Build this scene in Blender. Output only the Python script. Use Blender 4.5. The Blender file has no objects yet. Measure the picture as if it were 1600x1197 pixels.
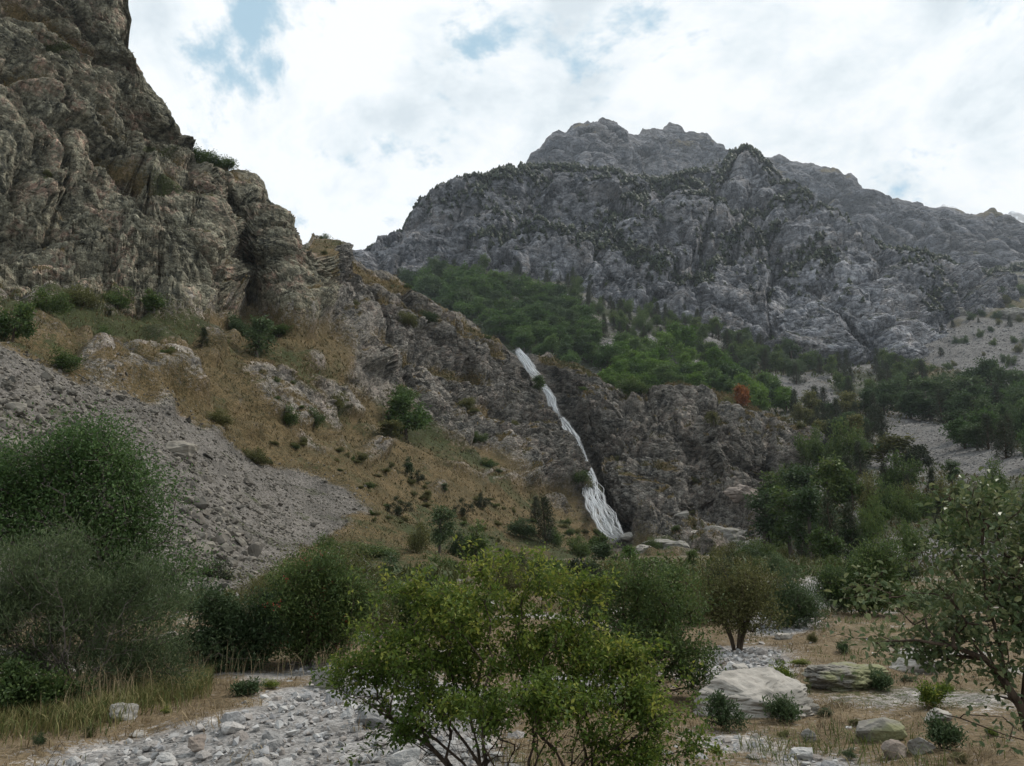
import bpy, bmesh, math, random, time
import numpy as np
from mathutils import Vector, Matrix
T0 = time.time()
R = math.radians
HAZE_DENSITY = 0.00006
SC = bpy.context.scene
COL = SC.collection

# ------------------------------------------------------------------ camera
W, H, FPX, HOR = 1600.0, 1197.0, 1230.0, 880.0
PITCH = math.atan((HOR - H / 2) / FPX)
CAM = np.array([0.0, 0.0, 1.6])
FWD = np.array([0.0, math.cos(PITCH), math.sin(PITCH)])
UPV = np.array([0.0, -math.sin(PITCH), math.cos(PITCH)])
cam = bpy.data.cameras.new('camera')
cam.sensor_fit = 'HORIZONTAL'; cam.sensor_width = 36.0; cam.lens = 36.0 * FPX / W
cam.clip_start = 0.1; cam.clip_end = 20000.0
camo = bpy.data.objects.new('camera', cam); COL.objects.link(camo)
camo.location = CAM; camo.rotation_euler = (math.pi / 2 + PITCH, 0, 0)
SC.camera = camo

# ------------------------------------------------------------------ sun, sky, exposure
SUN_EL, SUN_AZ = R(52), R(62)          # azimuth measured from +Y (view) towards +X (right)
sun = bpy.data.lights.new('sun', 'SUN'); sun.energy = 2.9; sun.angle = R(6); sun.color = (1.0, 0.93, 0.84)
suno = bpy.data.objects.new('sun', sun); COL.objects.link(suno)
sd = Vector((math.sin(SUN_AZ) * math.cos(SUN_EL), math.cos(SUN_AZ) * math.cos(SUN_EL), math.sin(SUN_EL)))
suno.rotation_euler = sd.to_track_quat('Z', 'Y').to_euler(); suno.location = (30, -20, 60)
SC.cycles.max_bounces = 5; SC.cycles.diffuse_bounces = 3; SC.cycles.glossy_bounces = 2; SC.cycles.transmission_bounces = 3; SC.cycles.transparent_max_bounces = 8
SC.cycles.adaptive_threshold = 0.02
SC.view_settings.view_transform = 'Standard'; SC.view_settings.look = 'None'
SC.view_settings.gamma = 1.0; SC.view_settings.exposure = 0.0; SC.view_settings.use_curve_mapping = False

class NT:
    """small wrapper to write node trees in few lines"""
    def __init__(s, tree): s.t = tree; tree.nodes.clear()
    def n(s, typ, ins=None, **kw):
        nd = s.t.nodes.new(typ)
        for k, v in kw.items(): setattr(nd, k, v)
        for k, v in (ins or {}).items():
            if hasattr(v, 'links') or isinstance(v, bpy.types.NodeSocket): s.t.links.new(v, nd.inputs[k])
            else: nd.inputs[k].default_value = v
        return nd
    def math(s, op, a, b=0.0, c=0.0, clamp=False):
        return s.n('ShaderNodeMath', {0: a, 1: b, 2: c}, operation=op, use_clamp=clamp).outputs[0]
    def noise(s, vec, scale, detail=4.0, rough=0.55, dist=0.0):
        return s.n('ShaderNodeTexNoise', {'Vector': vec, 'Scale': scale, 'Detail': detail, 'Roughness': rough, 'Distortion': dist})
    def ramp(s, fac, stops, interp='LINEAR'):
        nd = s.n('ShaderNodeValToRGB', {0: fac}); cr = nd.color_ramp; cr.interpolation = interp
        while len(cr.elements) < len(stops): cr.elements.new(0.5)
        for e, (p, c) in zip(cr.elements, stops):
            e.position = p; e.color = (c if len(c) == 4 else (*c, 1.0)) if not isinstance(c, (int, float)) else (c, c, c, 1.0)
        return nd.outputs[0]
    def mix(s, fac, a, b, blend='MIX'):
        nd = s.n('ShaderNodeMix', data_type='RGBA', blend_type=blend)
        for i, v in ((0, fac), (6, a), (7, b)):
            if isinstance(v, bpy.types.NodeSocket): s.t.links.new(v, nd.inputs[i])
            elif isinstance(v, (int, float)) and i: nd.inputs[i].default_value = (v, v, v, 1)
            else: nd.inputs[i].default_value = v if i == 0 else (*v, 1.0)[:4]
        return nd.outputs[2]
    def sstep(s, v, a, b):
        return s.n('ShaderNodeMapRange', {0: v, 1: a, 2: b, 3: 0.0, 4: 1.0}, interpolation_type='SMOOTHSTEP').outputs[0]

world = bpy.data.worlds.new('World'); SC.world = world; world.use_nodes = True
w = NT(world.node_tree)
gen = w.n('ShaderNodeTexCoord').outputs['Generated']
sky = w.n('ShaderNodeTexSky', sky_type='NISHITA', sun_disc=False, sun_elevation=SUN_EL, sun_rotation=SUN_AZ, altitude=1500.0)
sep = w.n('ShaderNodeSeparateXYZ', {0: gen})
zz = w.math('ADD', w.math('MAXIMUM', sep.outputs[2], 0.0), 0.55)
flat = w.n('ShaderNodeCombineXYZ', {0: w.math('DIVIDE', sep.outputs[0], zz), 1: w.math('DIVIDE', sep.outputs[1], zz), 2: 3.7}).outputs[0]
SKY_OFF = (30.34, 4.76, 0.0)
flat = w.n('ShaderNodeVectorMath', {0: flat, 1: SKY_OFF}, operation='ADD').outputs[0]
wob = w.noise(flat, 1.6, 3, 0.5)
flat2 = w.n('ShaderNodeVectorMath', {0: flat, 1: w.n('ShaderNodeVectorMath', {0: wob.outputs['Color'], 1: (0.22, 0.22, 0.0)}, operation='MULTIPLY').outputs[0]}, operation='ADD').outputs[0]
cov = w.math('ADD', w.math('MULTIPLY', w.noise(flat2, 1.5, 2, 0.5).outputs['Fac'], 0.26), w.math('MULTIPLY', w.noise(flat2, 8.0, 6, 0.6).outputs['Fac'], 0.74))
cloud = w.sstep(cov, 0.385, 0.485)
shade = w.noise(flat2, 11.0, 5, 0.58).outputs['Fac']
shade2 = w.noise(flat, 2.0, 3, 0.5).outputs['Fac']
ccol = w.ramp(w.math('ADD', w.math('MULTIPLY', shade, 0.55), w.math('MULTIPLY', shade2, 0.45)), [(0.40, (0.66, 0.735, 0.785)), (0.475, (0.81, 0.87, 0.905)), (0.55, (0.95, 0.97, 0.98))])
cscaled = w.n('ShaderNodeVectorMath', {0: ccol, 3: 10.8}, operation='SCALE').outputs[0]
skyb = w.mix(0.75, sky.outputs[0], (4.9, 7.3, 8.7))          # thin high veil over the blue
wc = w.mix(cloud, skyb, cscaled)
bg = w.n('ShaderNodeBackground', {'Color': wc, 'Strength': 0.1})
w.n('ShaderNodeOutputWorld', {0: bg.outputs[0]})

# ------------------------------------------------------------------ projection helpers
def P_at(px, py, D):
    px = np.asarray(px, float); py = np.asarray(py, float); D = np.asarray(D, float)
    x = (px - W / 2) / FPX; y = (H / 2 - py) / FPX
    X = D * x; Y = D * (FWD[1] + y * UPV[1]); Z = CAM[2] + D * (FWD[2] + y * UPV[2])
    return np.stack(np.broadcast_arrays(X, Y, Z), -1)
def project(P):
    d = P - CAM; D = d @ FWD
    D = np.where(np.abs(D) < 1e-3, 1e-3, D)
    return W / 2 + FPX * d[..., 0] / D, H / 2 - FPX * (d @ UPV) / D, D
def sst(x, a, b):
    t = np.clip((x - a) / (b - a), 0, 1); return t * t * (3 - 2 * t)

# ------------------------------------------------------------------ numpy noise
def _hash(ix, iy, iz, seed):
    h = (ix.astype(np.uint32) * np.uint32(0x9E3779B1)) ^ (iy.astype(np.uint32) * np.uint32(0x85EBCA77)) ^ (iz.astype(np.uint32) * np.uint32(0xC2B2AE3D)) ^ np.uint32((seed * 0x27D4EB2F + 0x165667B1) & 0xFFFFFFFF)
    h ^= h >> np.uint32(15); h *= np.uint32(0x2C1B3C6D); h ^= h >> np.uint32(12); h *= np.uint32(0x297A2D39); h ^= h >> np.uint32(15)
    return h
_gr = np.random.default_rng(5).normal(size=(256, 3)); _gr = (_gr / np.linalg.norm(_gr, axis=1, keepdims=True)).astype(np.float32)
_gr2 = np.random.default_rng(6).normal(size=(256, 3)).astype(np.float32)
def perlin(P, seed=0):
    P = P.reshape(-1, 3); i = np.floor(P); f = (P - i).astype(np.float32); i = i.astype(np.int64)
    u = f * f * f * (f * (f * 6 - 15) + 10); out = 0
    for dx in (0, 1):
        wx = u[:, 0] if dx else 1 - u[:, 0]
        for dy in (0, 1):
            wy = u[:, 1] if dy else 1 - u[:, 1]
            for dz in (0, 1):
                wz = u[:, 2] if dz else 1 - u[:, 2]
                g = _gr[_hash(i[:, 0] + dx, i[:, 1] + dy, i[:, 2] + dz, seed) & np.uint32(255)]
                out = out + wx * wy * wz * (g[:, 0] * (f[:, 0] - dx) + g[:, 1] * (f[:, 1] - dy) + g[:, 2] * (f[:, 2] - dz))
    return out * 1.5
def fbm(P, oct=4, seed=0, gain=0.5):
    a, s, o = 1.0, 1.0, 0
    for k in range(oct):
        o = o + a * perlin(P * s, seed + k * 17); a *= gain; s *= 2.03
    return o
def facet(P, seed=0, tilt=0.85, dome=0.5, crack=0.26):
    """broken-block relief: the upper hull of many small tilted, slightly domed planes, one per cell of a jittered lattice"""
    P = P.reshape(-1, 3); i = np.floor(P); f = (P - i).astype(np.float32); i = i.astype(np.int64)
    best = np.full(len(P), -9e9, np.float32); sec = best.copy(); rr = np.zeros(len(P), np.float32)
    for dx in (-1, 0, 1):
        for dy in (-1, 0, 1):
            for dz in (-1, 0, 1):
                h = _hash(i[:, 0] + dx, i[:, 1] + dy, i[:, 2] + dz, seed)
                ex = f[:, 0] - dx - (h & np.uint32(255)).astype(np.float32) / 255; ey = f[:, 1] - dy - ((h >> np.uint32(8)) & np.uint32(255)).astype(np.float32) / 255
                ez = f[:, 2] - dz - ((h >> np.uint32(16)) & np.uint32(255)).astype(np.float32) / 255
                g = _gr[(h >> np.uint32(24)) & np.uint32(255)]
                rnd = ((h * np.uint32(747796405)) >> np.uint32(16)).astype(np.float32) / 32768 - 1
                v = 0.30 * rnd + tilt * (g[:, 0] * ex + g[:, 1] * ey + g[:, 2] * ez) - dome * (ex * ex + ey * ey + ez * ez)
                m = v > best; sec = np.where(m, best, np.maximum(sec, v)); best = np.where(m, v, best); rr = np.where(m, rnd, rr)
    return best - 0.05 - crack * np.exp(-(best - sec) / 0.07), rr

def in_poly(px, py, poly):
    px = np.asarray(px); py = np.asarray(py); c = np.zeros(px.shape, bool); n = len(poly); j = n - 1
    for i in range(n):
        xi, yi = poly[i]; xj, yj = poly[j]
        if yi != yj:
            c ^= ((yi > py) != (yj > py)) & (px < (xj - xi) * (py - yi) / (yj - yi) + xi)
        j = i
    return c
def line_dist(px, py, line):
    best = np.full(np.shape(px), 1e9)
    for (x0, y0), (x1, y1) in zip(line[:-1], line[1:]):
        dx, dy = x1 - x0, y1 - y0; t = np.clip(((px - x0) * dx + (py - y0) * dy) / (dx * dx + dy * dy), 0, 1)
        best = np.minimum(best, np.hypot(px - x0 - t * dx, py - y0 - t * dy))
    return best
def blur2(a, r):
    for ax in (0, 1):
        for _ in range(2):
            c = np.cumsum(np.concatenate([np.repeat(a.take([0], ax), r + 1, ax), a, np.repeat(a.take([-1], ax), r, ax)], ax), ax)
            n = a.shape[ax]
            a = (c.take(range(2 * r + 1, 2 * r + 1 + n), ax) - c.take(range(0, n), ax)) / (2 * r + 1)
    return a

# ------------------------------------------------------------------ mesh helpers
def fast_mesh(name, verts, faces, smooth=False, attrs=None):
    """faces: list of int arrays (n,k)"""
    verts = np.asarray(verts, np.float32).reshape(-1, 3)
    faces = [np.asarray(f, np.int32) for f in (faces if isinstance(faces, list) else [faces]) if len(f)]
    me = bpy.data.meshes.new(name); me.vertices.add(len(verts)); me.vertices.foreach_set('co', verts.ravel())
    li = np.concatenate([f.ravel() for f in faces]); tot = np.concatenate([np.full(len(f), f.shape[1], np.int32) for f in faces])
    st = np.concatenate([[0], np.cumsum(tot)[:-1]]).astype(np.int32)
    me.loops.add(len(li)); me.loops.foreach_set('vertex_index', li)
    me.polygons.add(len(tot)); me.polygons.foreach_set('loop_start', st)
    try: me.polygons.foreach_set('loop_total', tot)
    except Exception: pass
    me.update(calc_edges=True)
    me.polygons.foreach_set('use_smooth', np.full(len(tot), bool(smooth)))
    for k, a in (attrs or {}).items():
        a = np.asarray(a, np.float32)
        if a.ndim == 1:
            at = me.attributes.new(k, 'FLOAT', 'POINT'); at.data.foreach_set('value', a)
        else:
            at = me.attributes.new(k, 'FLOAT_COLOR', 'POINT'); at.data.foreach_set('color', a.ravel())
    return me
def obj(name, me, mat=None, parent=None, loc=None):
    o = bpy.data.objects.new(name, me); COL.objects.link(o)
    if mat is not None and me is not None and not me.materials: me.materials.append(mat)
    if parent is not None: o.parent = parent
    if loc is not None: o.location = loc
    return o
def tag(o, label=None, cat=None, group=None, kind=None):
    for k, v in (('label', label), ('category', cat), ('group', group), ('kind', kind)):
        if v: o[k] = v
    return o
def empty(name, loc, rz=0.0):
    o = bpy.data.objects.new(name, None); COL.objects.link(o); o.location = [float(v) for v in loc]; o.rotation_euler.z = rz
    o.empty_display_size = 0.1
    return o

def tps(ctrl, px, py, lam=0.002):
    c = np.array(ctrl, float); X = c[:, :2] / 100.0; y = np.log(c[:, 2]); n = len(c)
    def phi(r2): return 0.5 * r2 * np.log(np.maximum(r2, 1e-12))
    K = phi(((X[:, None] - X[None]) ** 2).sum(-1)) + lam * np.eye(n)
    Pm = np.c_[np.ones(n), X]; A = np.zeros((n + 3, n + 3)); A[:n, :n] = K; A[:n, n:] = Pm; A[n:, :n] = Pm.T
    s = np.linalg.solve(A, np.r_[y, 0, 0, 0])
    qx = px.ravel() / 100.0; qy = py.ravel() / 100.0; out = s[n] + s[n + 1] * qx + s[n + 2] * qy
    for k in range(n): out = out + s[k] * phi((qx - X[k, 0]) ** 2 + (qy - X[k, 1]) ** 2)
    return np.exp(out).reshape(px.shape)

HG = 0.62
class Sheet:
    """a piece of land as a grid surface: rows run from its foot up to its skyline and on down the far side"""
    def __init__(s, px0, px1, nu, nv, crest, base, ctrl, crest_rough=0.0, back=6, back_step=0.04, lam=0.002, hinge_w=40):
        s.px0, s.px1, s.nu, s.nv = px0, px1, nu, nv
        u = np.linspace(px0, px1, nu); c = np.array(crest, float); b = np.array(base, float)
        s.cr = np.interp(u, c[:, 0], c[:, 1]); s.ba = np.interp(u, b[:, 0], b[:, 1]); s.u = u
        if crest_rough:
            s.cr = s.cr + crest_rough * fbm(np.c_[u * 0.03, u * 0, u * 0 + 9.1], 5, 3, 0.62)
        k = max(3, int(nu * hinge_w / (px1 - px0))); cp = np.pad(s.cr, k, mode='edge')
        s.crs = np.convolve(np.convolve(np.pad(cp, k, mode='edge'), np.ones(2 * k + 1) / (2 * k + 1), 'valid'), np.ones(2 * k + 1) / (2 * k + 1), 'valid')
        s.hi = s.ba + HG * (s.crs - s.ba)
        v = np.linspace(0, 1, nv)[:, None]
        s.px = np.repeat(u[None], nv, 0); s.py = np.where(v < HG, s.ba + (s.hi - s.ba) * v / HG, s.hi + (s.cr - s.hi) * (v - HG) / (1 - HG))
        s.D = tps(ctrl, s.px, s.py, lam); s.back, s.bstep = back, back_step
    def build(s):
        P = P_at(s.px, s.py, s.D); top = P[-1]; d = top - CAM; d[:, 2] = 0; L = np.linalg.norm(d, axis=1, keepdims=True); d /= L
        k = (np.arange(1, s.back + 1) ** 1.4)[:, None, None]
        bk = top[None] + d[None] * (L[None] * s.bstep * k) - np.array([0, 0, 1.0]) * (L[None] * s.bstep * 0.75 * np.maximum(k - 0.6, 0.1))
        bk[..., 2] = np.maximum(bk[..., 2], -3.0); s.P = np.concatenate([P, bk], 0)
        s.pxA = np.concatenate([s.px, np.repeat(s.px[-1:], s.back, 0)]); s.pyA = np.concatenate([s.py, np.repeat(s.py[-1:], s.back, 0)])
        return s
    def normals(s):
        a = np.gradient(s.P, axis=1); b = np.gradient(s.P, axis=0); n = np.cross(a, b)
        n /= np.linalg.norm(n, axis=2, keepdims=True) + 1e-9
        f = (n * (CAM - s.P)).sum(-1) < 0; f[s.nv:] = n[s.nv:, :, 2] < 0
        n[f] *= -1
        return n
    def smooth_normals(s, r):
        n = s.normals(); n = np.stack([blur2(n[..., k], r) for k in range(3)], -1)
        return n / (np.linalg.norm(n, axis=2, keepdims=True) + 1e-9)
    def at(s, px, py):
        px = np.asarray(px, float); py = np.asarray(py, float)
        fu = np.clip((px - s.px0) / (s.px1 - s.px0) * (s.nu - 1), 0, s.nu - 1.001); iu = fu.astype(int)
        ba = np.interp(px, s.u, s.ba); cr = np.interp(px, s.u, s.cr); hi = np.interp(px, s.u, s.hi)
        fv = np.where(py > hi, HG * (py - ba) / (hi - ba), HG + (1 - HG) * (py - hi) / (cr - hi))
        fv = np.clip(fv * (s.nv - 1), 0, s.nv - 1.001); iv = fv.astype(int)
        fu = (fu - iu)[..., None]; fv = (fv - iv)[..., None]
        return ((s.P[iv, iu] * (1 - fu) + s.P[iv, iu + 1] * fu) * (1 - fv) + (s.P[iv + 1, iu] * (1 - fu) + s.P[iv + 1, iu + 1] * fu) * fv)
    def mesh_parts(s, cls, names, attrs, mats, smooth=None):
        """cut the sheet into named objects by the class of each cell"""
        nr, nc = s.P.shape[:2]; idx = np.arange(nr * nc).reshape(nr, nc)
        q = np.stack([idx[:-1, :-1], idx[:-1, 1:], idx[1:, 1:], idx[1:, :-1]], -1).reshape(-1, 4)
        cc = cls[:-1, :-1].ravel(); V = s.P.reshape(-1, 3); outs = {}
        for k, nm in names.items():
            f = q[cc == k]
            if not len(f): continue
            used = np.unique(f); rm = np.zeros(len(V), np.int64); rm[used] = np.arange(len(used))
            me = fast_mesh(nm, V[used], rm[f], smooth=bool(smooth and k in smooth), attrs={a: x.reshape(-1, *x.shape[2:])[used] for a, x in attrs.items()})
            outs[k] = obj(nm, me, mats[k]); outs[k]['kind'] = 'structure'
        return outs

# ------------------------------------------------------------------ materials
def new_mat(name):
    m = bpy.data.materials.new(name); m.use_nodes = True; return m, NT(m.node_tree)

def terrain_mat(name, rocks, grasses, scree, S, moss=(0.035, 0.04, 0.016), bump=0.6, tonek=0.92):
    """rock / dry grass / loose stone / moss, mixed by the sheet's own cover attribute m = (grass, stone, moss, tone)"""
    m, t = new_mat(name)
    pos = t.n('ShaderNodeNewGeometry').outputs['Position']
    at = t.n('ShaderNodeAttribute', attribute_name='m'); sp = t.n('ShaderNodeSeparateColor', {0: at.outputs['Color']})
    tone = at.outputs['Alpha']
    n1 = t.noise(pos, 0.16 / S, 3, 0.6); n2 = t.noise(pos, 1.1 / S, 3, 0.62); n3 = t.noise(pos, 5.0 / S, 2, 0.65)
    st = t.n('ShaderNodeVectorMath', {0: pos, 1: (1.6, 1.6, 0.22)}, operation='MULTIPLY').outputs[0]
    streak = t.noise(st, 0.8 / S, 2, 0.6)
    dip = t.n('ShaderNodeMapping', {0: t.n('ShaderNodeVectorMath', {0: pos, 1: t.n('ShaderNodeVectorMath', {0: n2.outputs['Color'], 3: 1.1 * S}, operation='SCALE').outputs[0]}, operation='ADD').outputs[0], 2: (0.25, -0.62, 0.0), 3: (0.75, 0.75, 1.7)}).outputs[0]
    va = t.n('ShaderNodeTexVoronoi', {'Vector': dip, 'Scale': 0.75 / S}, feature='F1'); vb = t.n('ShaderNodeTexVoronoi', {'Vector': dip, 'Scale': 2.1 / S}, feature='F1')
    ca_ = t.n('ShaderNodeSeparateColor', {0: va.outputs['Color']}); cb_ = t.n('ShaderNodeSeparateColor', {0: vb.outputs['Color']})
    rc = t.ramp(n1.outputs['Fac'], [(0.36, rocks[0]), (0.5, rocks[1]), (0.64, rocks[2])])
    rc = t.mix(t.sstep(n2.outputs['Fac'], 0.38, 0.62), rc, rocks[3])
    rc = t.mix(t.math('MULTIPLY', t.sstep(streak.outputs['Fac'], 0.52, 0.68), 0.6), rc, rocks[0])
    mul = t.math('ADD', t.math('MULTIPLY', tone, tonek * 2), 1 - tonek)
    mul = t.math('MULTIPLY', mul, t.math('ADD', t.math('MULTIPLY', n3.outputs['Fac'], 1.3), 0.35))
    mul = t.math('MULTIPLY', mul, t.math('ADD', t.math('MULTIPLY', t.math('ADD', ca_.outputs[1], cb_.outputs[1]), 0.8), 0.3))
    rc = t.n('ShaderNodeVectorMath', {0: rc, 3: mul}, operation='SCALE').outputs[0]
    gsel = t.math('ADD', t.math('MULTIPLY', n1.outputs['Fac'], 0.35), t.math('MULTIPLY', t.noise(pos, 2.4 / S, 3, 0.7).outputs['Fac'], 0.65))
    gc = t.ramp(gsel, [(0.36, grasses[0]), (0.46, grasses[1]), (0.55, grasses[2]), (0.66, grasses[3])])
    fine = t.math('ADD', t.math('MULTIPLY', t.math('SUBTRACT', n3.outputs['Fac'], 0.5), 1.6), t.math('MULTIPLY', t.math('SUBTRACT', n2.outputs['Fac'], 0.5), 1.5))
    gf = t.math('ADD', sp.outputs[0], fine)
    col = t.mix(t.sstep(gf, 0.35, 0.65), rc, gc)
    scn = t.n('ShaderNodeTexVoronoi', {'Vector': pos, 'Scale': 4.5 / S}, feature='F1')
    scv = t.n('ShaderNodeSeparateColor', {0: scn.outputs['Color']}).outputs[0]
    sc = t.n('ShaderNodeVectorMath', {0: t.ramp(n1.outputs['Fac'], [(0.4, scree[0]), (0.6, scree[1])]), 3: t.math('ADD', t.math('MULTIPLY', scv, 0.9), 0.55)}, operation='SCALE').outputs[0]
    sf = t.math('ADD', sp.outputs[1], t.math('MULTIPLY', t.math('SUBTRACT', n2.outputs['Fac'], 0.5), 1.3))
    col = t.mix(t.sstep(sf, 0.42, 0.58), col, sc)
    mo = t.mix(n2.outputs['Fac'], moss, tuple(x * 1.8 for x in moss))
    col = t.mix(t.sstep(t.math('ADD', sp.outputs[2], fine), 0.35, 0.65), col, mo)
    rk = t.math('SUBTRACT', 1.0, t.math('MAXIMUM', sp.outputs[0], sp.outputs[1]), clamp=True)
    pl_a = t.math('SUBTRACT', t.math('MULTIPLY', ca_.outputs[0], 0.9), t.math('MULTIPLY', va.outputs['Distance'], 0.8)); pl_b = t.math('SUBTRACT', t.math('MULTIPLY', cb_.outputs[0], 0.45), t.math('MULTIPLY', vb.outputs['Distance'], 0.4))
    hgt = t.math('ADD', t.math('MULTIPLY', t.math('ADD', pl_a, pl_b), rk), t.math('ADD', t.math('MULTIPLY', n2.outputs['Fac'], 0.9), t.math('MULTIPLY', n3.outputs['Fac'], 0.5)))
    hgt = t.math('ADD', hgt, t.math('MULTIPLY', t.math('MULTIPLY', sp.outputs[1], scv), 0.5))
    bp = t.n('ShaderNodeBump', {'Strength': bump, 'Distance': 0.6 * S, 'Height': hgt})
    bs = t.n('ShaderNodeBsdfPrincipled', {'Base Color': col, 'Roughness': 0.92, 'Normal': bp.outputs[0], 'Specular IOR Level': 0.15})
    t.n('ShaderNodeOutputMaterial', {0: bs.outputs[0]})
    return m

# ================================================================== LAND
# ------------------------------------------------------------------ near valley side: cliff, scree, grassy slope, waterfall rock
FALL = [(806, 545), (818, 560), (828, 576), (845, 600), (857, 622), (866, 645), (878, 665), (893, 695), (908, 722), (925, 760), (942, 800), (955, 825), (968, 842)]
near_crest = [(-300, -160), (100, -150), (170, -90), (184, 0), (187, 66), (205, 85), (222, 130), (250, 165), (272, 192), (281, 205), (285, 240), (300, 254), (340, 262), (375, 277), (402, 292), (411, 306), (413, 322), (436, 335), (452, 362), (466, 386), (474, 392), (481, 378), (500, 382), (520, 392), (548, 408), (575, 424), (620, 443), (660, 468), (700, 492), (745, 518), (785, 536), (806, 546), (830, 549), (860, 556), (905, 571), (930, 588), (942, 605), (975, 625), (1000, 612), (1040, 606), (1080, 608), (1130, 622), (1165, 634), (1205, 655), (1240, 668), (1275, 690), (1300, 720), (1340, 790)]
near_base = [(-300, 1010), (0, 985), (150, 975), (300, 965), (450, 945), (600, 925), (750, 912), (900, 905), (1000, 900), (1100, 895), (1340, 890)]
near_ctrl = [
 (-300, 1010, 22), (0, 985, 23), (150, 975, 25), (300, 965, 28), (450, 945, 36), (600, 925, 48), (750, 912, 66), (900, 905, 95), (1000, 900, 125), (1100, 895, 150), (1200, 893, 180), (1340, 890, 260),
 (-300, 600, 58), (0, 560, 68), (0, 700, 48), (150, 610, 76), (150, 780, 48), (300, 655, 84), (300, 800, 52), (400, 740, 84), (420, 850, 58), (540, 760, 98), (500, 830, 78), (580, 800, 96),
 (-300, 480, 88), (0, 475, 102), (120, 480, 106), (220, 492, 114), (330, 503, 128), (430, 515, 145), (490, 520, 158), (545, 545, 172),
 (-300, -160, 128), (0, 300, 122), (0, 0, 146), (120, 350, 132), (100, 180, 146), (184, 0, 168), (187, 66, 168), (200, 300, 148), (281, 200, 178), (260, 420, 136), (300, 300, 166), (285, 245, 180),
 (330, 400, 150), (360, 300, 186), (352, 400, 186), (365, 350, 196), (380, 470, 178), (411, 310, 196), (420, 400, 176), (450, 470, 166), (484, 500, 162), (466, 388, 196), (452, 365, 200),
 (482, 380, 232), (500, 430, 230), (510, 480, 222), (545, 410, 246), (560, 480, 232), (560, 530, 208),
 (620, 443, 262), (700, 492, 274), (745, 518, 284), (806, 546, 294), (860, 556, 302), (905, 571, 304), (942, 605, 300), (975, 625, 300),
 (620, 540, 228), (590, 600, 192), (625, 645, 188), (700, 560, 250), (700, 640, 222), (705, 692, 196), (800, 620, 264), (800, 690, 238), (800, 742, 204), (880, 792, 214), (860, 700, 246),
 (850, 605, 284), (872, 655, 276), (900, 715, 262), (930, 780, 244), (965, 842, 224),
 (930, 660, 274), (960, 720, 256), (1000, 660, 276), (1040, 720, 252), (1000, 780, 236), (1060, 790, 230), (1010, 842, 214), (1060, 850, 200), (1000, 870, 170),
 (1040, 606, 300), (1165, 634, 304), (1240, 668, 296), (1100, 680, 268), (1130, 740, 252), (1150, 690, 264), (1200, 700, 266), (1200, 760, 250), (1130, 800, 236), (1275, 692, 286), (1340, 790, 330), (1260, 760, 274),
 (600, 745, 128), (600, 680, 160), (700, 760, 148), (700, 830, 106), (620, 830, 92), (800, 800, 170), (800, 850, 128), (900, 840, 178), (900, 870, 140), (540, 640, 150), (450, 600, 124), (350, 600, 106), (480, 700, 112), (200, 560, 92), (80, 520, 90)]
NEAR = Sheet(-240, 1340, 830, 500, near_crest, near_base, near_ctrl, crest_rough=5.0, back=6, back_step=0.05)
GL = [([(-50, 160), (60, 175), (110, 205), (160, 245), (210, 285), (260, 325), (300, 352)], 13, .022), ([(-20, 15), (60, 62), (110, 98), (150, 105)], 9, .014),
      ([(284, 250), (330, 268), (378, 284)], 11, .03), ([(190, 225), (250, 285), (300, 300)], 7, .012), ([(100, 262), (160, 300), (220, 345), (270, 360)], 8, .012),
      ([(500, 395), (580, 440), (660, 486), (740, 530), (800, 552)], 10, .02), ([(560, 470), (650, 510), (720, 545), (790, 570)], 9, .016), ([(540, 545), (600, 560), (700, 600), (760, 615)], 8, .014),
      ([(850, 560), (905, 578), (935, 602)], 9, .02), ([(985, 622), (1060, 618), (1150, 645), (1240, 680)], 8, .014), ([(690, 640), (740, 650), (800, 680)], 7, .01)]
gl_mask = np.zeros_like(NEAR.px)
for ln, wd, st in GL:
    lx = np.array([p[0] for p in ln], float); ly = np.array([p[1] for p in ln], float)
    yl = np.interp(NEAR.px, lx, ly); fade = sst(NEAR.px, lx[0] - 10, lx[0] + 40) * sst(-NEAR.px, -lx[-1] - 10, -lx[-1] + 40)
    NEAR.D *= 1 + st * fade * (sst(yl - NEAR.py, -wd, wd) - sst(yl - NEAR.py, wd * 2, wd * 12))
    gl_mask = np.maximum(gl_mask, fade * np.exp(-((yl - NEAR.py) / wd) ** 2))
def carve(sh, lines):
    for ln, wd, am in lines: sh.D *= 1 + am * np.exp(-(line_dist(sh.px, sh.py, ln) / wd) ** 2) * sst(sh.py - sh.cr[None], 4, 34)
carve(NEAR, [([(318, 262), (335, 300), (350, 360), (346, 430), (330, 495)], 15, .07), ([(372, 330), (375, 400), (385, 480)], 9, .035), ([(55, 210), (78, 300), (70, 400)], 6, .02), ([(205, 235), (222, 340), (215, 420)], 6, .022), ([(112, 118), (150, 112), (188, 132)], 13, .03), ([(225, 400), (240, 478)], 6, .02), ([(478, 396), (486, 440), (494, 490)], 8, .045),
             ([(150, 440), (152, 475)], 9, .03), ([(1010, 630), (1015, 680), (1000, 740)], 7, .02), ([(1075, 770), (1120, 762), (1180, 742)], 13, .035), ([(1190, 660), (1196, 720), (1185, 770)], 7, .025), ([(1045, 700), (1075, 730), (1130, 700)], 7, .02), ([(560, 470), (590, 540), (625, 620)], 10, .04), ([(660, 520), (700, 570), (760, 660)], 7, .02), ([(780, 560), (830, 640), (868, 700)], 9, .025), ([(985, 800), (1050, 805), (1110, 800)], 9, .03)])
NEAR.build()
def pad(a): return np.concatenate([a, np.repeat(a[-1:], NEAR.P.shape[0] - a.shape[0], 0)])
gl_mask = pad(gl_mask)
px, py, P = NEAR.pxA, NEAR.pyA, NEAR.P
jit = fbm(P.reshape(-1, 3) * 0.07, 4, 31).reshape(px.shape)
jf = fbm(P.reshape(-1, 3) * 0.35, 4, 35).reshape(px.shape)
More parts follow.
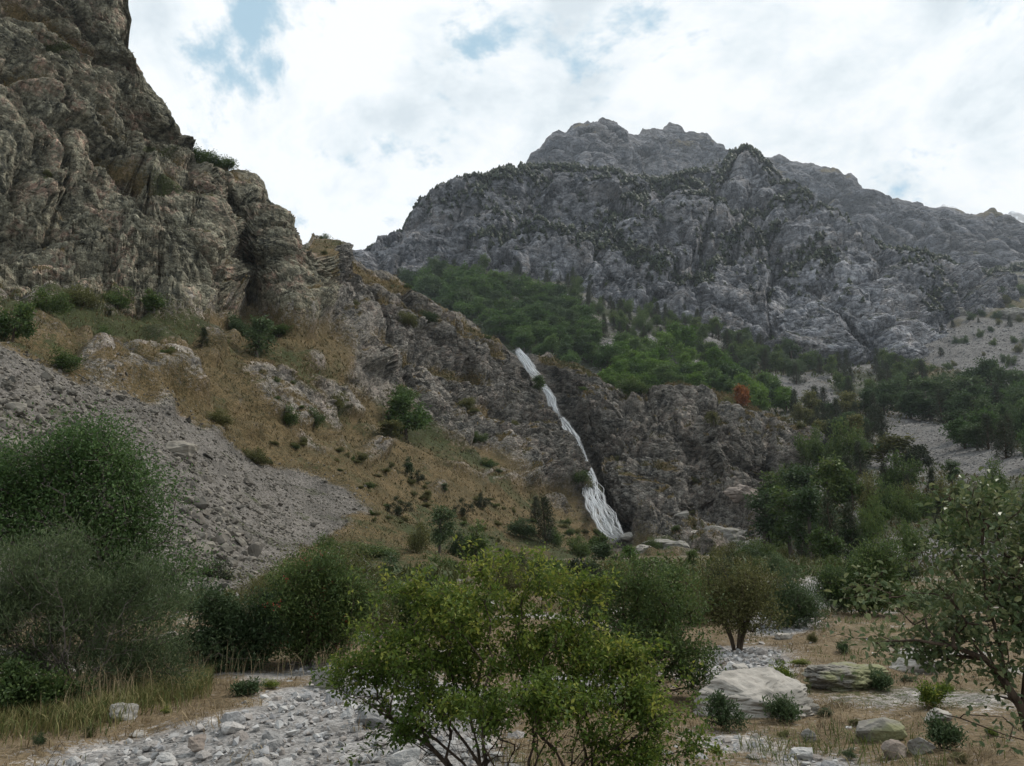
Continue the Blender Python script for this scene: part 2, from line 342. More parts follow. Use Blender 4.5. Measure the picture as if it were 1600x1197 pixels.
jx = px + 30 * jit + 22 * jf; jy = 14 * jf + py + 20 * fbm(P.reshape(-1, 3) * 0.07 + 40, 4, 33).reshape(px.shape)
SCREE = [(-400, 480), (-20, 535), (60, 572), (130, 598), (200, 612), (280, 640), (320, 668), (360, 692), (420, 728), (500, 745), (550, 764), (578, 792), (560, 815), (520, 832), (490, 850), (440, 880), (400, 905), (360, 1100), (-400, 1100)]
GRASS = [(-400, 455), (0, 470), (120, 480), (230, 492), (330, 503), (430, 513), (492, 516), (530, 535), (560, 575), (600, 625), (640, 655), (705, 692), (800, 740), (880, 792), (945, 842), (1000, 868), (1070, 874), (1340, 870), (1340, 1100), (-400, 1100)]
OUT = [[(112, 570), (150, 562), (230, 570), (290, 575), (296, 596), (230, 606), (160, 604), (120, 590)], [(366, 590), (400, 574), (440, 582), (466, 604), (520, 640), (500, 650), (452, 620), (400, 610)],
       [(385, 612), (440, 625), (480, 650), (505, 665), (470, 672), (420, 655)], [(205, 690), (255, 688), (300, 700), (296, 715), (250, 714)], [(540, 560), (580, 590), (625, 640), (610, 660), (570, 620), (545, 585)],
       [(480, 590), (520, 600), (560, 650), (545, 655), (505, 625)], [(560, 700), (585, 695), (600, 712), (575, 720)], [(755, 740), (800, 742), (790, 756), (760, 752)]]
m_scree = in_poly(jx, jy, SCREE); m_grass = in_poly(jx, jy, GRASS) & ~m_scree
m_out = np.zeros_like(m_grass)
for o in OUT: m_out |= in_poly(px + 8 * jit, py + 8 * jit, o)
m_out |= m_grass & (fbm(P.reshape(-1, 3) * np.array([0.11, 0.11, 0.2]) + 3.3, 4, 37).reshape(px.shape) > 0.42) & (py < 800)
hard_scree, hard_grass = m_scree.copy(), m_grass.copy()
m_grass = m_grass & ~m_out
fs = blur2(m_scree.astype(float), 4); fg = blur2(m_grass.astype(float), 4); fo = blur2(m_out.astype(float), 3)
rocky = np.clip(1 - fs - fg, 0, 1)
dfall = line_dist(px, py, FALL)
wet = 1 - sst(dfall, 10, 34)
sm = NEAR.smooth_normals(14)
Pf = NEAR.P.reshape(-1, 3).copy()
# strata dip across the face
def strata(Q, sx=1.0, sz=0.5, ang=32.0):
    ca, sa = math.cos(R(ang)), math.sin(R(ang))
    return np.c_[(Q[:, 0] * ca + Q[:, 2] * sa) * sx, Q[:, 1] * sx, (-Q[:, 0] * sa + Q[:, 2] * ca) / sz]
Dm = ((Pf - CAM) @ FWD); sc_ = np.clip(Dm / 180.0, 0.6, 1.5)
warp = np.c_[fbm(Pf * 0.05, 3, 71), fbm(Pf * 0.05, 3, 72), fbm(Pf * 0.05, 3, 73)] * 5
Q = strata(Pf + warp, 1.0, 0.48, -52.0)
f1, r1 = facet(Q / 15.0, 1, 0.75, 0.3, 0.3); f2, r2 = facet(Q / 6.0, 2, 0.75, 0.25, 0.3); f3, r3 = facet(Q / 2.5, 3, 0.75, 0.25, 0.3); f4, r4 = facet(Q / 1.1, 4, 0.8, 0.3, 0.3)
hr = 9.5 * f1 + 3.4 * f2 + 1.7 * f3 + 0.9 * f4 + 4.0 * fbm(Pf * 0.03, 3, 8)
hg = 0.9 * fbm(Pf * 0.06, 3, 12) + 0.42 * fbm(Pf * np.array([0.25, 0.25, 0.6]), 3, 13) + 0.28 * f3 * (Dm / 150)
hs = 0.8 * fbm(Pf * 0.05, 3, 14) + 0.16 * f4 + 0.12 * f3
rk = rocky.ravel() * (1 - 0.75 * wet.ravel())
rk = rk * (1 - 0.6 * gl_mask.ravel()) * np.clip((py - np.interp(px, NEAR.u, NEAR.cr)) / 26, 0.28, 1).ravel() * (1 - 0.66 * fo.ravel())
disp = rk * hr + fg.ravel() * hg + fs.ravel() * hs - 2.2 * wet.ravel() * rocky.ravel()
NEAR.P = (Pf + sm.reshape(-1, 3) * disp[:, None]).reshape(NEAR.P.shape)
nz = NEAR.smooth_normals(1)[..., 2]
tone = (0.52 + 0.25 * r2 + 0.34 * r3 + 0.28 * r4) * (1 - 0.45 * (1 - sst(dfall, 20, 70)).ravel())
up = sst(nz + 0.16 * jit, 0.55, 0.8)
crestg = 0.34 * np.exp(-((py - np.interp(px, NEAR.u, NEAR.cr)) / 60) ** 2) * sst(px, 500, 580) + 0.16 * sst(px, 490, 560) * sst(-px, -900, -820)
gcover = np.maximum(fg * 0.95, crestg * rocky * sst(nz, 0.15, 0.55) +  np.clip(rocky * (0.85 * up + 0.85 * gl_mask * sst(nz, -0.1, 0.35)), 0, 1)) * (1 - 0.9 * wet)
mo1 = fbm(Pf * 0.035 + 7, 4, 51).reshape(px.shape); mo2 = fbm(Pf * 0.16 + 3, 4, 53).reshape(px.shape)
gcover = np.maximum(gcover, 0.95 * gl_mask ** 0.8 * rocky * (1 - wet))
moss = (0.6 * sst(mo1, 0.05, 0.45) + 0.42 * sst(mo2, 0.05, 0.5)) * (fg * 0.95 + rocky * up * 0.9) + 0.5 * fs * sst(mo2 + 0.5 * mo1, 0.45, 0.75)
moss += np.where(in_poly(px, py, [(-50, 470), (230, 480), (330, 520), (250, 560), (60, 560), (-50, 520)]), 0.33, 0) * fg
moss += 0.55 * np.exp(-((px - 560) / 60) ** 2 - ((py - 866) / 22) ** 2) + 0.5 * np.exp(-((px - 640) / 60) ** 2 - ((py - 672) / 18) ** 2) + 0.5 * np.exp(-((px - 870) / 14) ** 2 - ((py - 690) / 20) ** 2)
moss += rocky * 0.8 * np.clip(np.exp(-((px - 60) / 34) ** 2 - ((py - 98) / 12) ** 2) + np.exp(-((px - 215) / 40) ** 2 - ((py - 268) / 14) ** 2) + np.exp(-((px - 262) / 34) ** 2 - ((py - 345) / 14) ** 2), 0, 1)
moss += 0.35 * sst(py, 800, 870) * fg * sst(px, 480, 560)
att = np.stack([gcover, fs, np.clip(moss, 0, 1), tone.reshape(px.shape)], -1)
GR = [(0.048, 0.046, 0.021), (0.09, 0.07, 0.034), (0.135, 0.097, 0.047), (0.18, 0.133, 0.074)]
M_cliff = terrain_mat('cliff_rock', [(0.026, 0.026, 0.021), (0.08, 0.073, 0.053), (0.138, 0.095, 0.072), (0.098, 0.092, 0.068)], GR, [(0.2, 0.185, 0.16), (0.25, 0.225, 0.2)], 1.0, bump=0.95)
M_mid = terrain_mat('gneiss_rock', [(0.03, 0.029, 0.027), (0.082, 0.073, 0.062), (0.112, 0.092, 0.077), (0.095, 0.088, 0.077)], GR, [(0.2, 0.18, 0.16), (0.24, 0.21, 0.19)], 1.4, bump=0.95)
M_slope = terrain_mat('dry_slope', [(0.045, 0.042, 0.038), (0.10, 0.09, 0.075), (0.125, 0.105, 0.09), (0.11, 0.10, 0.087)], GR, [(0.125, 0.115, 0.102), (0.175, 0.16, 0.143)], 0.7, bump=0.95)
cls = np.where(hard_scree, 1, np.where(hard_grass, 2, np.where(px + 0.35 * (py - 420) * 0 < np.interp(py, [370, 395, 520, 640], [476, 474, 492, 560]), 0, 3)))
parts = NEAR.mesh_parts(cls, {0: 'cliff', 1: 'scree_slope', 2: 'grassy_slope', 3: 'waterfall_rock_face'}, {'m': att}, {0: M_cliff, 1: M_slope, 2: M_slope, 3: M_mid}, smooth=(1, 2))
for k, l in ((0, 'tall brown rock cliff with grassy ledges rising over the scree'), (1, 'grey scree slope of loose stones below the cliff'), (2, 'ochre dry grass slope between the scree and the rocks'), (3, 'dark rock wall around and beside the waterfall')): parts[k]['label'] = l
NEAR_ROCKY, NEAR_NZ, NEAR_GL = rocky, nz, gl_mask
print('near', time.time() - T0)

# ------------------------------------------------------------------ upper valley: woods and right-hand scree
mid_crest = [(520, 440), (600, 428), (700, 424), (800, 418), (900, 430), (1000, 470), (1100, 505), (1200, 538), (1300, 562), (1380, 552), (1430, 500), (1480, 462), (1540, 440), (1600, 418), (1900, 380)]
mid_base = [(520, 640), (700, 700), (850, 800), (1000, 880), (1100, 905), (1200, 912), (1300, 915), (1450, 920), (1600, 925), (1900, 930)]
mid_ctrl = [(600, 428, 800), (800, 420, 860), (1000, 470, 860), (1200, 540, 800), (1300, 562, 790), (1400, 545, 820), (1480, 465, 1000), (1600, 420, 1150), (1900, 380, 1200),
 (520, 640, 420), (700, 600, 420), (700, 700, 390), (800, 520, 540), (850, 800, 350), (950, 570, 450), (1000, 880, 260), (1000, 650, 400), (1100, 570, 540), (1150, 660, 390), (1100, 905, 130), (1200, 880, 140), (1200, 740, 310),
 (1300, 690, 290), (1300, 620, 480), (1300, 760, 190), (1300, 850, 105), (1300, 915, 66), (1400, 680, 310), (1400, 760, 185), (1400, 840, 100), (1450, 600, 560), (1450, 920, 55),
 (1500, 700, 250), (1500, 520, 790), (1600, 600, 500), (1600, 690, 230), (1600, 780, 125), (1600, 860, 72), (1600, 925, 48), (1600, 500, 850), (1900, 930, 40), (1900, 700, 200), (1900, 550, 600)]
MID = Sheet(520, 1900, 440, 210, mid_crest, mid_base, mid_ctrl, back=3, back_step=0.05).build()
px, py = MID.pxA, MID.pyA; Pf = MID.P.reshape(-1, 3).copy(); Dm = (Pf - CAM) @ FWD
jit = 2.6 * fbm(Pf * 0.02, 4, 61).reshape(px.shape)
SC2 = [[(1465, 520), (1540, 505), (1720, 520), (1720, 640), (1600, 600), (1540, 590), (1470, 575), (1420, 560)], [(1440, 655), (1500, 668), (1580, 700), (1620, 730), (1560, 755), (1480, 735), (1400, 700), (1370, 690), (1400, 665)],
       [(1215, 590), (1290, 590), (1330, 640), (1290, 650), (1230, 615)], [(1335, 785), (1362, 790), (1368, 835), (1345, 845)], [(1360, 690), (1440, 725), (1420, 745), (1350, 735)], [(1180, 905), (1300, 900), (1330, 1000), (1150, 1000)]]
GR2 = [[(1440, 470), (1720, 440), (1720, 520), (1540, 505), (1465, 520), (1440, 540), (1380, 560)], [(1400, 540), (1470, 575), (1560, 595), (1440, 600), (1380, 570)]]
ms = np.zeros(px.shape, bool); mg = ms.copy()
for q in SC2: ms |= in_poly(px + 14 * jit, py + 10 * jit, q)
for q in GR2: mg |= in_poly(px + 14 * jit, py + 10 * jit, q)
fs = blur2(ms.astype(float), 2); fg = blur2(mg.astype(float), 3)
sm = MID.smooth_normals(8)
f1, r1 = facet(strata(Pf) / 26.0, 21); f2, r2 = facet(strata(Pf) / 9.0, 22)
k = np.clip(Dm / 450, 0.15, 1.5)
rockm = sst(fbm(Pf * 0.012, 3, 62), 0.0, 0.35)
MID.P = (Pf + sm.reshape(-1, 3) * (k * (3.5 * fbm(Pf * 0.015, 3, 63) + 2.6 * f1 * rockm + (0.5 + 1.4 * rockm) * f2))[:, None]).reshape(MID.P.shape)
att = np.stack([np.clip(0.5 + 0.5 * fg - 0.75 * rockm.reshape(px.shape), 0, 1), fs, np.clip((0.55 + 0.3 * jit) * (1 - fs) * (1 - 0.6 * fg), 0, 1), 0.5 + 0.3 * r2.reshape(px.shape) + 0.15 * r1.reshape(px.shape)], -1)
M_upper = terrain_mat('upper_valley_ground', [(0.06, 0.06, 0.06), (0.12, 0.115, 0.11), (0.15, 0.14, 0.13), (0.14, 0.135, 0.13)], [(0.05, 0.052, 0.024), (0.085, 0.075, 0.036), (0.12, 0.095, 0.05), (0.16, 0.125, 0.072)], [(0.13, 0.125, 0.12), (0.175, 0.168, 0.16)], 2.2, moss=(0.03, 0.036, 0.016), bump=0.95)
o = MID.mesh_parts(np.zeros(px.shape, int), {0: 'wooded_valley_side'}, {'m': att}, {0: M_upper})[0]
o['label'] = 'upper valley slope of woods, pale scree and rock'
print('mid', time.time() - T0)

# ------------------------------------------------------------------ front mountain
fm_crest = [(400, 520), (480, 462), (545, 406), (590, 385), (630, 364), (642, 342), (660, 318), (690, 292), (740, 279), (815, 264), (860, 258), (905, 256), (960, 266), (1040, 277), (1080, 270), (1100, 262), (1130, 250), (1150, 238), (1160, 231), (1175, 241), (1200, 258), (1240, 291), (1290, 326), (1330, 358), (1370, 378), (1400, 392), (1430, 402), (1480, 415), (1530, 424), (1570, 418), (1600, 408), (1900, 370)]
fm_base = [(400, 570), (560, 480), (700, 485), (850, 500), (1000, 555), (1100, 605), (1200, 645), (1300, 655), (1400, 635), (1480, 575), (1600, 510), (1900, 480)]
fm_ctrl = [(400, 560, 790), (560, 470, 790), (700, 470, 800), (850, 480, 810), (1000, 530, 800), (1100, 570, 770), (1200, 600, 760), (1300, 610, 740), (1400, 590, 770), (1480, 520, 900), (1600, 460, 1100), (1900, 440, 1150),
 (480, 462, 860), (545, 406, 900), (640, 345, 960), (690, 292, 1010), (815, 264, 1070), (905, 256, 1110), (1040, 277, 1130), (1100, 262, 1180), (1160, 231, 1220), (1240, 291, 1180), (1330, 358, 1120), (1400, 392, 1080), (1480, 415, 1120), (1600, 408, 1220), (1900, 370, 1300),
 (650, 400, 880), (760, 350, 960), (850, 340, 990), (900, 380, 930), (960, 330, 1040), (1000, 400, 930), (1000, 300, 1100), (1080, 380, 980), (1060, 460, 870), (1120, 330, 1080), (1180, 330, 1090), (1150, 420, 930), (1200, 480, 850), (1250, 400, 960), (1300, 470, 820), (1330, 540, 770), (1380, 470, 850), (1440, 450, 960)]
FM = Sheet(400, 1860, 600, 200, fm_crest, fm_base, fm_ctrl, crest_rough=4.5, back=5, back_step=0.04)
carve(FM, [([(1095, 275), (1000, 330), (890, 400), (860, 430)], 13, .035), ([(1160, 240), (1112, 330), (1085, 420), (1075, 490)], 11, .04), ([(1215, 435), (1195, 500), (1205, 560)], 9, .035), ([(1235, 300), (1300, 360), (1340, 420), (1390, 440)], 11, .03), ([(740, 285), (722, 350), (700, 410)], 9, .018), ([(860, 290), (830, 350), (800, 400)], 8, .015), ([(960, 300), (940, 360), (960, 420)], 8, .02), ([(1285, 440), (1300, 500), (1330, 570)], 6, .02), ([(1130, 330), (1150, 400), (1130, 470)], 8, .025), ([(640, 360), (610, 420)], 8, .02), ([(1030, 340), (1020, 400), (1050, 470)], 7, .02)])
FM.build()
px, py = FM.pxA, FM.pyA; Pf = FM.P.reshape(-1, 3).copy()
sm = FM.smooth_normals(10)
warp = np.c_[fbm(Pf * 0.012, 3, 81), fbm(Pf * 0.012, 3, 82), fbm(Pf * 0.012, 3, 83)] * 22
Q = strata(Pf + warp, 0.95, 0.55, 48.0)
f1, r1 = facet(Q / 95.0, 41, 0.75, 0.3, 0.3); f2, r2 = facet(Q / 36.0, 42, 0.75, 0.25, 0.3); f3, r3 = facet(Q / 14.0, 43, 0.75, 0.25, 0.3); f4, r4 = facet(Q / 6.0, 44, 0.8, 0.3, 0.3)
slab = in_poly(px, py, [(1205, 450), (1270, 440), (1340, 445), (1400, 500), (1440, 545), (1400, 590), (1290, 590), (1230, 560), (1190, 520)])
slf = blur2(slab.astype(float), 4).ravel()
hr = (52 * f1 + 16 * f2 * (1 - 0.5 * slf) + 8.5 * f3 * (1 - 0.3 * slf) + 4.2 * f4 + 16 * fbm(Pf * 0.008, 3, 45))
crestk = np.clip((py - np.concatenate([FM.cr[None].repeat(px.shape[0], 0)])) / 45, 0.06, 1).ravel()
FM.P = (Pf + sm.reshape(-1, 3) * (hr * crestk)[:, None]).reshape(FM.P.shape)
nzf = FM.smooth_normals(1)[..., 2]
tone = np.clip(0.52 + 0.2 * r2 + 0.36 * r3 + 0.3 * r4 + 0.42 * slf, 0.05, 1.6).reshape(px.shape)
jit = fbm(Pf * 0.02, 4, 46).reshape(px.shape)
gpatch = 0.5 * sst(fbm(Pf * 0.007, 3, 47), 0.1, 0.5).reshape(px.shape) * sst(px, 1150, 1300)
upf = sst(nzf + 0.2 * jit, 0.62, 0.82)
att = np.stack([np.clip(0.75 * upf * (0.35 + gpatch) + gpatch * sst(nzf, 0.4, 0.7), 0, 1), np.zeros_like(px), np.clip(0.62 * upf + 0.2 * jit, 0, 1), tone], -1)
M_far = terrain_mat('granite_far', [(0.018, 0.02, 0.024), (0.066, 0.067, 0.073), (0.104, 0.095, 0.09), (0.088, 0.088, 0.092)], [(0.06, 0.06, 0.03), (0.10, 0.085, 0.05), (0.15, 0.12, 0.07), (0.19, 0.15, 0.09)], [(0.2, 0.2, 0.2), (0.25, 0.25, 0.25)], 7.0, moss=(0.022, 0.027, 0.016), bump=1.0)
o = FM.mesh_parts(np.zeros(px.shape, int), {0: 'mountain'}, {'m': att}, {0: M_far})[0]; o['label'] = 'grey craggy mountain face with dark pine scrub on its ledges'
print('front mountain', time.time() - T0)

# ------------------------------------------------------------------ summit ridge behind
bm_crest = [(740, 330), (780, 292), (815, 264), (828, 248), (845, 232), (862, 212), (872, 203), (884, 204), (900, 195), (916, 192), (926, 187), (938, 185), (950, 189), (962, 197), (972, 208), (985, 212), (998, 214), (1004, 203), (1020, 199), (1045, 196), (1062, 199), (1072, 206), (1084, 204), (1106, 208), (1114, 218), (1126, 234), (1150, 240), (1186, 241), (1200, 247), (1216, 243), (1232, 252), (1270, 259), (1308, 268), (1318, 276), (1328, 272), (1340, 284), (1352, 296), (1385, 306), (1420, 314), (1438, 318), (1452, 324), (1486, 326), (1504, 332), (1530, 334), (1548, 326), (1566, 336), (1600, 346), (1900, 380)]
bm_base = [(740, 400), (900, 400), (1100, 420), (1300, 440), (1450, 460), (1600, 470), (1900, 480)]
bm_ctrl = [(740, 400, 1500), (900, 400, 1500), (1100, 420, 1600), (1300, 440, 1550), (1450, 460, 1450), (1600, 470, 1350), (1900, 480, 1300),
 (780, 292, 1600), (872, 203, 1750), (938, 185, 1800), (985, 212, 1950), (1045, 196, 2150), (1106, 208, 2150), (1150, 240, 2100), (1216, 243, 2100), (1308, 268, 2000), (1400, 310, 1900), (1504, 332, 1800), (1600, 346, 1700), (1900, 380, 1600),
 (940, 260, 1620), (1060, 260, 1950), (1000, 260, 1900), (1200, 320, 1800), (1350, 370, 1680), (1500, 400, 1550), (1280, 310, 1880)]
BM = Sheet(740, 1900, 480, 130, bm_crest, bm_base, bm_ctrl, crest_rough=6.0, back=5, back_step=0.04).build()
px, py = BM.pxA, BM.pyA; Pf = BM.P.reshape(-1, 3).copy(); sm = BM.smooth_normals(8)
warp = np.c_[fbm(Pf * 0.006, 3, 91), fbm(Pf * 0.006, 3, 92), fbm(Pf * 0.006, 3, 93)] * 45
Q = strata(Pf + warp, 1.15, 0.7, 60.0)
f1, r1 = facet(Q / 150.0, 51); f2, r2 = facet(Q / 62.0, 52); f3, r3 = facet(Q / 26.0, 53, 0.9)
crestk = np.clip((py - BM.cr[None].repeat(px.shape[0], 0)) / 25, 0.15, 1).ravel()
BM.P = (Pf + sm.reshape(-1, 3) * ((55 * f1 + 30 * f2 + 13 * f3 + 25 * fbm(Pf * 0.004, 3, 54)) * crestk)[:, None]).reshape(BM.P.shape)
nzf = BM.smooth_normals(1)[..., 2]
jit = fbm(Pf * 0.01, 4, 56).reshape(px.shape)
gp = sst(jit, 0.1, 0.5) * sst(nzf, 0.45, 0.7) * 0.7 + 0.7 * np.exp(-((px - 1068) / 26) ** 2 - ((py - 238) / 12) ** 2)
att = np.stack([np.clip(gp, 0, 1), np.zeros_like(px), np.clip(0.6 * sst(nzf + 0.2 * jit, 0.65, 0.85) * sst(py, 300, 380), 0, 1), np.clip(0.5 + 0.3 * r2 + 0.32 * r3, 0.05, 1.2).reshape(px.shape)], -1)
M_sum = terrain_mat('granite_summit', [(0.034, 0.036, 0.042), (0.068, 0.069, 0.076), (0.084, 0.081, 0.082), (0.08, 0.08, 0.085)], [(0.08, 0.08, 0.05), (0.12, 0.10, 0.06), (0.16, 0.13, 0.08), (0.2, 0.16, 0.1)], [(0.2, 0.2, 0.2), (0.25, 0.25, 0.25)], 14.0, moss=(0.03, 0.035, 0.022), bump=1.0)
o = BM.mesh_parts(np.zeros(px.shape, int), {0: 'summit_ridge'}, {'m': att}, {0: M_sum})[0]; o['kind'] = 'structure'; o['label'] = 'jagged hazy grey summit ridge behind the nearer mountain'

# ------------------------------------------------------------------ far snowy tops showing over the ridge
sp_crest = [(1380, 380), (1440, 340), (1462, 326), (1474, 320), (1484, 322), (1496, 330), (1520, 350), (1560, 345), (1580, 334), (1594, 333), (1620, 340), (1700, 380)]
SP = Sheet(1380, 1700, 90, 20, sp_crest, [(1380, 440), (1700, 440)], [(1380, 440, 2900), (1700, 440, 2900), (1380, 380, 3100), (1700, 380, 3100), (1474, 320, 3300), (1594, 333, 3300), (1540, 400, 3000)], crest_rough=4, back=3).build()
Pf = SP.P.reshape(-1, 3).copy(); f1, r1 = facet(Pf / 80.0, 58)
SP.P = (Pf + SP.smooth_normals(3).reshape(-1, 3) * (26 * f1)[:, None]).reshape(SP.P.shape)
m, t = new_mat('snow_and_pale_rock'); pos = t.n('ShaderNodeNewGeometry').outputs['Position']
bs = t.n('ShaderNodeBsdfPrincipled', {'Base Color': t.ramp(t.noise(pos, 0.02, 5).outputs['Fac'], [(0.42, (0.26, 0.26, 0.27)), (0.55, (0.62, 0.63, 0.65))]), 'Roughness': 0.8}); t.n('ShaderNodeOutputMaterial', {0: bs.outputs[0]})
o = SP.mesh_parts(np.zeros(SP.pxA.shape, int), {0: 'snowy_mountain'}, {}, {0: m})[0]; o['label'] = 'pale snowy peaks peeping over the far ridge'

# ------------------------------------------------------------------ valley floor
def floor_z(x, y):
    x = np.asarray(x, float); y = np.asarray(y, float); q = np.stack([x, y, x * 0], -1).reshape(-1, 3)
    z = 0.02 * np.maximum(y - 14, 0) + (0.15 * fbm(q * 0.22, 3, 101) + 0.03 * fbm(q * 1.3, 2, 102)).reshape(x.shape)
    return z + 0.10 * sst(-x + 0.35 * y, 2, 8) * 0
def floor_hit(px, py):
    px = np.asarray(px, float); py = np.asarray(py, float); a = P_at(px, py, 1.0) - CAM
    s = np.full(px.shape, 8.0)
    for _ in range(30):
        z = floor_z(a[..., 0] * s, a[..., 1] * s)
        s = 0.5 * s + 0.5 * np.clip((z - CAM[2]) / np.minimum(a[..., 2], -0.004), 1.0, 260.0)
    p = CAM + a * s[..., None]; p[..., 2] = floor_z(p[..., 0], p[..., 1]); return p
ys = np.concatenate([np.linspace(-12, 4, 16), np.linspace(4, 30, 190)[1:], np.linspace(30, 90, 80)[1:], np.linspace(90, 330, 30)[1:]])
tx = np.linspace(-1, 1, 330)
Y = np.repeat(ys[:, None], len(tx), 1); X = tx[None] * (14 + 0.95 * np.maximum(Y, 0)); Z = floor_z(X, Y)
fpx, fpy, fD = project(np.stack([X, Y, Z], -1)); fpy = np.where(fD < 1, 2000, fpy)
BED = [[(20, 1230), (60, 1192), (110, 1172), (250, 1140), (330, 1124), (400, 1100), (470, 1082), (520, 1066), (560, 1056), (640, 1058), (700, 1080), (760, 1110), (780, 1230), (800, 2600), (-600, 2600)], [(1090, 1030), (1130, 1012), (1210, 1012), (1240, 1040), (1180, 1072), (1110, 1085)], [(820, 1060), (930, 1045), (990, 1065), (960, 1100), (860, 1100)], [(1190, 1005), (1180, 970), (1215, 920), (1290, 895), (1300, 940), (1260, 980)], [(440, 1040), (500, 1030), (540, 1035), (500, 1062)], [(1080, 1150), (1180, 1140), (1200, 1165), (1120, 1180)], [(1230, 1175), (1330, 1180), (1360, 1230), (1220, 1230)]]
q = np.stack([X, Y, Z], -1).reshape(-1, 3)
jit = fbm(q * 0.5, 3, 103).reshape(X.shape)
bed = np.zeros(X.shape, bool)
for b in BED: bed |= in_poly(fpx + 18 * jit, fpy + 8 * jit, b)
fb = blur2(bed.astype(float), 2)
Z2 = Z - 0.05 * fb + 0.02 * facet(q * 3.0, 104)[0].reshape(X.shape)
idx = np.arange(X.size).reshape(X.shape); fq = np.stack([idx[:-1, :-1], idx[:-1, 1:], idx[1:, 1:], idx[1:, :-1]], -1).reshape(-1, 4)
patch = fbm(q * 0.3, 4, 105).reshape(X.shape)
att = np.stack([np.clip(0.85 - fb - 0.4 * sst(patch, 0.15, 0.5), 0, 1), np.clip(fb + 0.5 * sst(patch, 0.25, 0.55), 0, 1), np.clip(0.45 * sst(fbm(q * 0.35 + 9, 3, 106).reshape(X.shape), 0.15, 0.5) + 0.4 * sst(Y, 26, 45), 0, 1) * (1 - fb), 0.5 + 0 * X], -1)
M_floor = terrain_mat('valley_floor_ground', [(0.2, 0.18, 0.16), (0.26, 0.24, 0.22), (0.3, 0.28, 0.26), (0.3, 0.28, 0.26)], [(0.062, 0.048, 0.026), (0.11, 0.08, 0.045), (0.16, 0.118, 0.07), (0.22, 0.17, 0.108)], [(0.19, 0.18, 0.17), (0.26, 0.25, 0.24)], 0.12, bump=0.5)
FL = obj('valley_floor', fast_mesh('valley_floor', np.stack([X, Y, Z2], -1), fq, True, {'m': att.reshape(-1, 4)}), M_floor); FL['kind'] = 'structure'; FL['label'] = 'valley floor of dry grass and pale river stones'
def in_bed(x, y):
    p = np.stack([x, y, floor_z(x, y)], -1); a, b, D = project(p); j = fbm(p.reshape(-1, 3) * 0.5, 3, 103).reshape(a.shape); c = np.zeros(a.shape, bool)
    for k in BED: c |= in_poly(a + 18 * j, b + 8 * j, k)
    return c
print('floor', time.time() - T0)

# ================================================================== MATERIALS FOR THINGS
def leaf_mat(name, dark, mid, light, trans=0.3, rough=0.6, ow=0.25):
    m, t = new_mat(name)
    at = t.n('ShaderNodeAttribute', attribute_name='tint').outputs['Fac']
    rnd = t.n('ShaderNodeObjectInfo').outputs['Random']
    f = t.math('ADD', t.math('MULTIPLY', at, 1 - ow), t.math('MULTIPLY', rnd, ow))
    c = t.ramp(f, [(0.1, dark), (0.5, mid), (0.92, light)])
    d = t.n('ShaderNodeBsdfPrincipled', {'Base Color': c, 'Roughness': rough, 'Specular IOR Level': 0.25})
    tr = t.n('ShaderNodeBsdfTranslucent', {0: c})
    mx = t.n('ShaderNodeMixShader', {0: trans, 1: d.outputs[0], 2: tr.outputs[0]})
    t.n('ShaderNodeOutputMaterial', {0: mx.outputs[0]}); return m
def bark_mat(name, a, b, sc=18.0):
    m, t = new_mat(name); pos = t.n('ShaderNodeTexCoord').outputs['Object']
    st = t.n('ShaderNodeVectorMath', {0: pos, 1: (1, 1, 0.3)}, operation='MULTIPLY').outputs[0]
    n = t.noise(st, sc, 3, 0.6).outputs['Fac']
    bp = t.n('ShaderNodeBump', {'Strength': 0.5, 'Distance': 0.02, 'Height': n})
    bs = t.n('ShaderNodeBsdfPrincipled', {'Base Color': t.ramp(n, [(0.35, a), (0.65, b)]), 'Roughness': 0.9, 'Normal': bp.outputs[0], 'Specular IOR Level': 0.1})
    t.n('ShaderNodeOutputMaterial', {0: bs.outputs[0]}); return m
def stone_mat(name, cols, sc=9.0, lichen=None, lich=0.55, bump=0.5):
    m, t = new_mat(name); pos = t.n('ShaderNodeTexCoord').outputs['Object']
    at = t.n('ShaderNodeAttribute', attribute_name='tint').outputs['Fac']
    f = t.math('FRACT', t.math('ADD', at, t.n('ShaderNodeObjectInfo').outputs['Random']))
    c = t.ramp(f, [(i / (len(cols) - 1), x) for i, x in enumerate(cols)])
    n = t.noise(pos, sc, 3, 0.6).outputs['Fac']; n2 = t.noise(pos, sc * 0.25, 2, 0.6).outputs['Fac']
    c = t.n('ShaderNodeVectorMath', {0: c, 3: t.math('ADD', t.math('MULTIPLY', t.math('ADD', n, n2), 0.75), 0.25)}, operation='SCALE').outputs[0]
    if lichen: c = t.mix(t.sstep(n2, lich - 0.08, lich + 0.08), c, lichen)
    bp = t.n('ShaderNodeBump', {'Strength': bump, 'Distance': 0.03, 'Height': n})
    bs = t.n('ShaderNodeBsdfPrincipled', {'Base Color': c, 'Roughness': 0.9, 'Normal': bp.outputs[0], 'Specular IOR Level': 0.2})
    t.n('ShaderNodeOutputMaterial', {0: bs.outputs[0]}); return m

